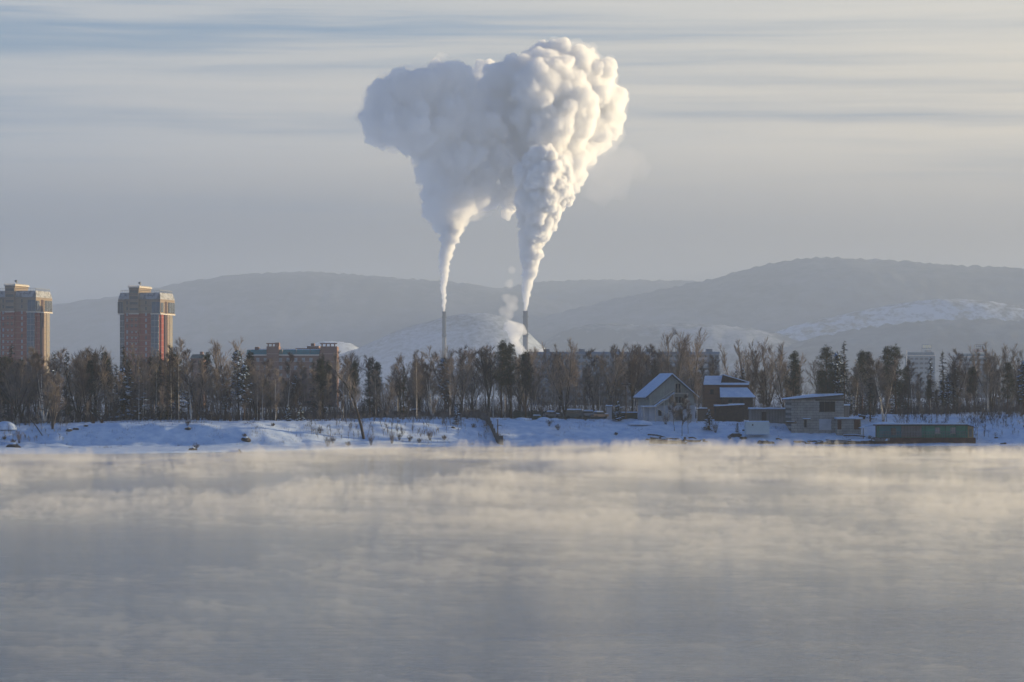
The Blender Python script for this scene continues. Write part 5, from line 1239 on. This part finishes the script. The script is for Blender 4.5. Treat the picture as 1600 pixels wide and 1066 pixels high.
# young growth along the crest
for k in range(56):
    px = -4 + 1608 * (k + rnd.uniform(.1, .9)) / 56
    if 760 < px < 1350: continue
    Y = crest_y(px) + rnd.uniform(-16, 4) - (12 if px > 1350 else 0); plant(rnd.choice(P_SAP), px, Y, rnd.uniform(4, 9.5), row='sapling')
ORD = ['first', 'second', 'third', 'fourth', 'fifth', 'sixth', 'seventh', 'eighth', 'ninth', 'tenth', 'eleventh', 'twelfth', 'thirteenth', 'fourteenth', 'fifteenth']
WORD = {'birch_tree': 'pale birch', 'bare_tree': 'bare tree', 'pine_tree': 'dark pine', 'spruce_tree': 'dark spruce', 'sapling': 'thin bare sapling'}
ROWW = {0: 'on the bank crest', 1: 'just behind the bank crest', 2: 'deep in the wood', 3: 'in the rearmost row', 'sapling': 'on the slope edge'}
buckets = {}
for e in PLACED:
    if e[4]: continue
    wh = [s for a, s in WHERE if e[2] >= a][-1]; buckets.setdefault((e[1]['name'], wh, e[5]), []).append(e)
for (nm, wh, row), L in buckets.items():
    L.sort(key=lambda e: e[2])
    for i, e in enumerate(L):
        e[0]['label'] = (WORD[nm] + ' ' + ROWW[row] + ' ' + wh) if len(L) == 1 else (ORD[i] + ' ' + WORD[nm] + ' from left ' + ROWW[row] + ' ' + wh)
for e in PLACED:
    e[0]['group'] = {'birch_tree': 'birches of the bank wood', 'bare_tree': 'bare broadleaved trees of the bank wood', 'pine_tree': 'pines of the bank wood', 'spruce_tree': 'spruces of the bank wood', 'sapling': 'saplings along the bank'}[e[1]['name']]

# bare shrubs and dead weeds standing in the snow
SHR = [(6, 596, 2, 'dead weeds at the edge of the photo above the broad dark rock'), (20, 592, 0, 'pale dead weeds by the broad dark rock at the water'), (30, 593, 3, 'thin upright weeds beside the broad dark rock'), (40, 612, 1, 'leafless bush left of the clump of five trunks'), (58, 618, 0, 'low brown weeds behind the fallen branch'),
       (100, 622, 0, 'low weeds between the clump of trunks and the forked tree'), (146, 616, 2, 'dry weeds on the sunlit snow below the broken trunk'), (160, 612, 2, 'last dry weeds on the sunlit snow right of the broken trunk'), (293, 614, 1, 'leafless round bush in the middle of the snow slope'), (306, 599, 1, 'leafless round bush standing near the water on the snow slope'),
       (382, 616, 2, 'low bush behind the snow capped stone'), (426, 632, 2, 'little weeds on the slope left of the snow loaded conifer'), (336, 640, 0, 'weeds at the crest below the crooked pine'), (360, 641, 1, 'brown bush at the crest left of the long dark fence'), (500, 640, 1, 'dark bush on the slope right of the snow flecked conifer'), (512, 632, 3, 'tall leafless bush left of the leaning black tree'),
       (520, 636, 1, 'low tangle at the foot of the tall leafless bush'), (545, 640, 0, 'weeds left of the leaning trunk'), (580, 648, 3, 'leafless bush right of the leaning trunk'), (612, 655, 3, 'upright bush on the slope below the blue barrier'), (624, 660, 1, 'dark bush below the blue barrier'), (640, 662, 1, 'dark bush in the row under the narrow wood'),
       (655, 664, 0, 'brown weeds low on the slope under the narrow wood'), (672, 668, 3, 'tall leafless bush left of the narrow snow flecked conifer'), (694, 672, 0, 'weeds close to the narrow snow flecked conifer'), (730, 700, 3, 'dark bush at the top of the plank fence'), (741, 684, 0, 'weeds at the foot of the plank fence'), (784, 676, 0, 'weeds at the river end of the plank fence'),
       (858, 690, 1, 'bare bush on the snow below the parked car'), (872, 688, 1, 'second bare bush on the snow below the black trunks'), (914, 700, 0, 'dry bush below the pale parked car'), (962, 686, 2, 'weeds below the drooping snowy pine'), (1040, 696, 3, 'reddish leafless bush against the gabled house'), (1118, 690, 3, 'leafless bush beside the bushy conifer'),
       (1140, 684, 0, 'weeds above the stone heap'), (1330, 690, 1, 'brown weeds beside the annex wall'), (1358, 684, 0, 'weeds under the awning'), (1440, 702, 3, 'leafless bush behind the boat station roof'), (1470, 705, 3, 'second leafless bush behind the boat station roof'), (1535, 694, 3, 'leafless bush right of the boat station'), (1548, 696, 3, 'tall weeds right of the boat station under the crooked tree'),
       (1562, 697, 3, 'thicket bush between the boat station and the tiny hut'), (1576, 698, 3, 'thicket bush beside the tiny hut'), (1596, 698, 3, 'thicket bush past the tiny hut')]
for px, Y, k, lab in SHR:
    e = plant(P_SHRUB[k], px, Y, {0: 1.4, 1: 2.0, 2: 1.0, 3: 3.4}[k], label=lab); e['group'] = 'leafless bushes and weeds on the bank'
print('placed', len(PLACED))

# tangled undergrowth between the trunks, and the wood going on beyond both edges of the photo
def thicket(name, label, x0, x1, n, yfun, hlo, hhi, mat, seed, wd=.018):
    rnd = random.Random(seed); m_ = MB()
    for _ in range(n):
        px = rnd.uniform(x0, x1); Y = yfun(px, rnd); x = PX(px, Y); g = ground(x, Y); H = rnd.uniform(hlo, hhi) * (.5 + .5 * rnd.random())
        d = Vector((rnd.gauss(0, .13), rnd.gauss(0, .13), 1)).normalized(); p = Vector((x, Y, g - .1)); s = Vector((1, rnd.uniform(-.6, .6), 0)).normalized()
        m_.tri(p, p + d * H, wd * 1.8, s)
        for k in range(9):
            t_ = rnd.uniform(.25, .95); c = p + d * H * t_; q = rdir(rnd, d, rnd.uniform(.35, .9)); l_ = H * .28 * (1.15 - t_) + .5
            m_.tri(c, c + q * l_, wd, s); 
            for j in range(2): e = c + q * l_ * rnd.uniform(.2, .8); m_.tri(e, e + rdir(rnd, q, .6) * l_ * .5, wd * .8, s)
    return tag(m_.build(name, mat), label, kind='stuff')
def gap_y(px, rnd):
    Y = crest_y(px) + 18 + 75 * rnd.random()
    if 760 < px < 1345: Y = max(Y, 748 + 20 * rnd.random())
    return Y
thicket('undergrowth', 'brown tangle of young growth filling the wood', -40, 1640, 5600, gap_y, 4, 12, M_TWIG3, 5)
thicket('brushwood', 'low dark brushwood along the foot of the wood', -40, 1640, 4200, lambda px, r: crest_y(px) + r.uniform(2, 30) if not 760 < px < 1345 else 738 + 30 * r.random(), 1.2, 3.6, M_TWIG3, 6, .03)
def scrub_y(px, r):
    x = PX(px, 660); return slope_y(x, shore_y(x) + r.uniform(12, 50))
thicket('scrub', 'thin scrub scattered over the middle stretch of the bank', 478, 765, 420, scrub_y, .7, 3.0, M_TWIG, 8, .022)
thicket('scrub', 'thin scrub at the near edge of the snow bank', -10, 110, 130, scrub_y, .6, 2.4, M_TWIG2, 9, .022)
thicket('scrub', 'dense scrub on the bank behind and past the boat station', 1400, 1640, 620, scrub_y, .8, 4.2, M_TWIG3, 10, .022)
# dead grass tips and weeds poking through the snow of the slope
rnd = random.Random(91); m_ = MB()
for _ in range(620):
    px = rnd.uniform(-20, 1620); x = PX(px, 650); sh_ = smooth_list(SHORE, x, 9.0); Y = slope_y(x, sh_ + rnd.uniform(5, 52))
    if fbm(px * .012, Y * .05, 6.0) < -.05: continue
    x = PX(px, Y); sp = rnd.uniform(.3, 1.5)
    for k in range(rnd.randint(5, 22)):
        a, b_ = x + rnd.gauss(0, sp), Y + rnd.gauss(0, sp); p = Vector((a, b_, ground(a, b_) - .05)); q = Vector((rnd.gauss(0, .35), rnd.gauss(0, .35), 1)).normalized()
        m_.tri(p, p + q * rnd.uniform(.2, .75), .028, Vector((1, rnd.uniform(-.8, .8), 0)).normalized())
tag(m_.build('dry_grass', M_DRYGRASS), 'dead grass tips poking through the snow of the bank', kind='stuff')
# woodland far enough outside the photo that only its shade reaches the bank
def shade_wood(name, label, x0, x1, seed, n):
    rnd = random.Random(seed); m_ = MB()
    for _ in range(n):
        x = rnd.uniform(x0, x1); Y = smooth_list(SHORE, x, 9) + rnd.uniform(34, 110); g = ground(x, Y); H = rnd.uniform(13, 21)
        m_.tube([(x, Y, g), (x, Y, g + H)], [.22, .05], 5)
        for k in range(70):
            t_ = rnd.uniform(.2, 1); a = rnd.uniform(0, 6.28); L = 3.2 * (1.1 - t_) ** .6 * rnd.random() ** .5; p = Vector((x + math.cos(a) * L, Y + math.sin(a) * L, g + H * t_)); q = Vector((math.cos(a), math.sin(a), rnd.uniform(0, 1.2))).normalized()
            m_.tri(p, p + q * rnd.uniform(.9, 1.8), .16, q.cross(UP).normalized())
    return tag(m_.build(name, M_NEEDLE), label, kind='stuff')
shade_wood('woodland', 'dense conifer wood continuing along the bank beyond the photo', 134, 420, 3, 420)
shade_wood('woodland', 'dense conifer wood continuing beyond the near edge of the photo', -300, -132, 4, 160)
#@@PART6
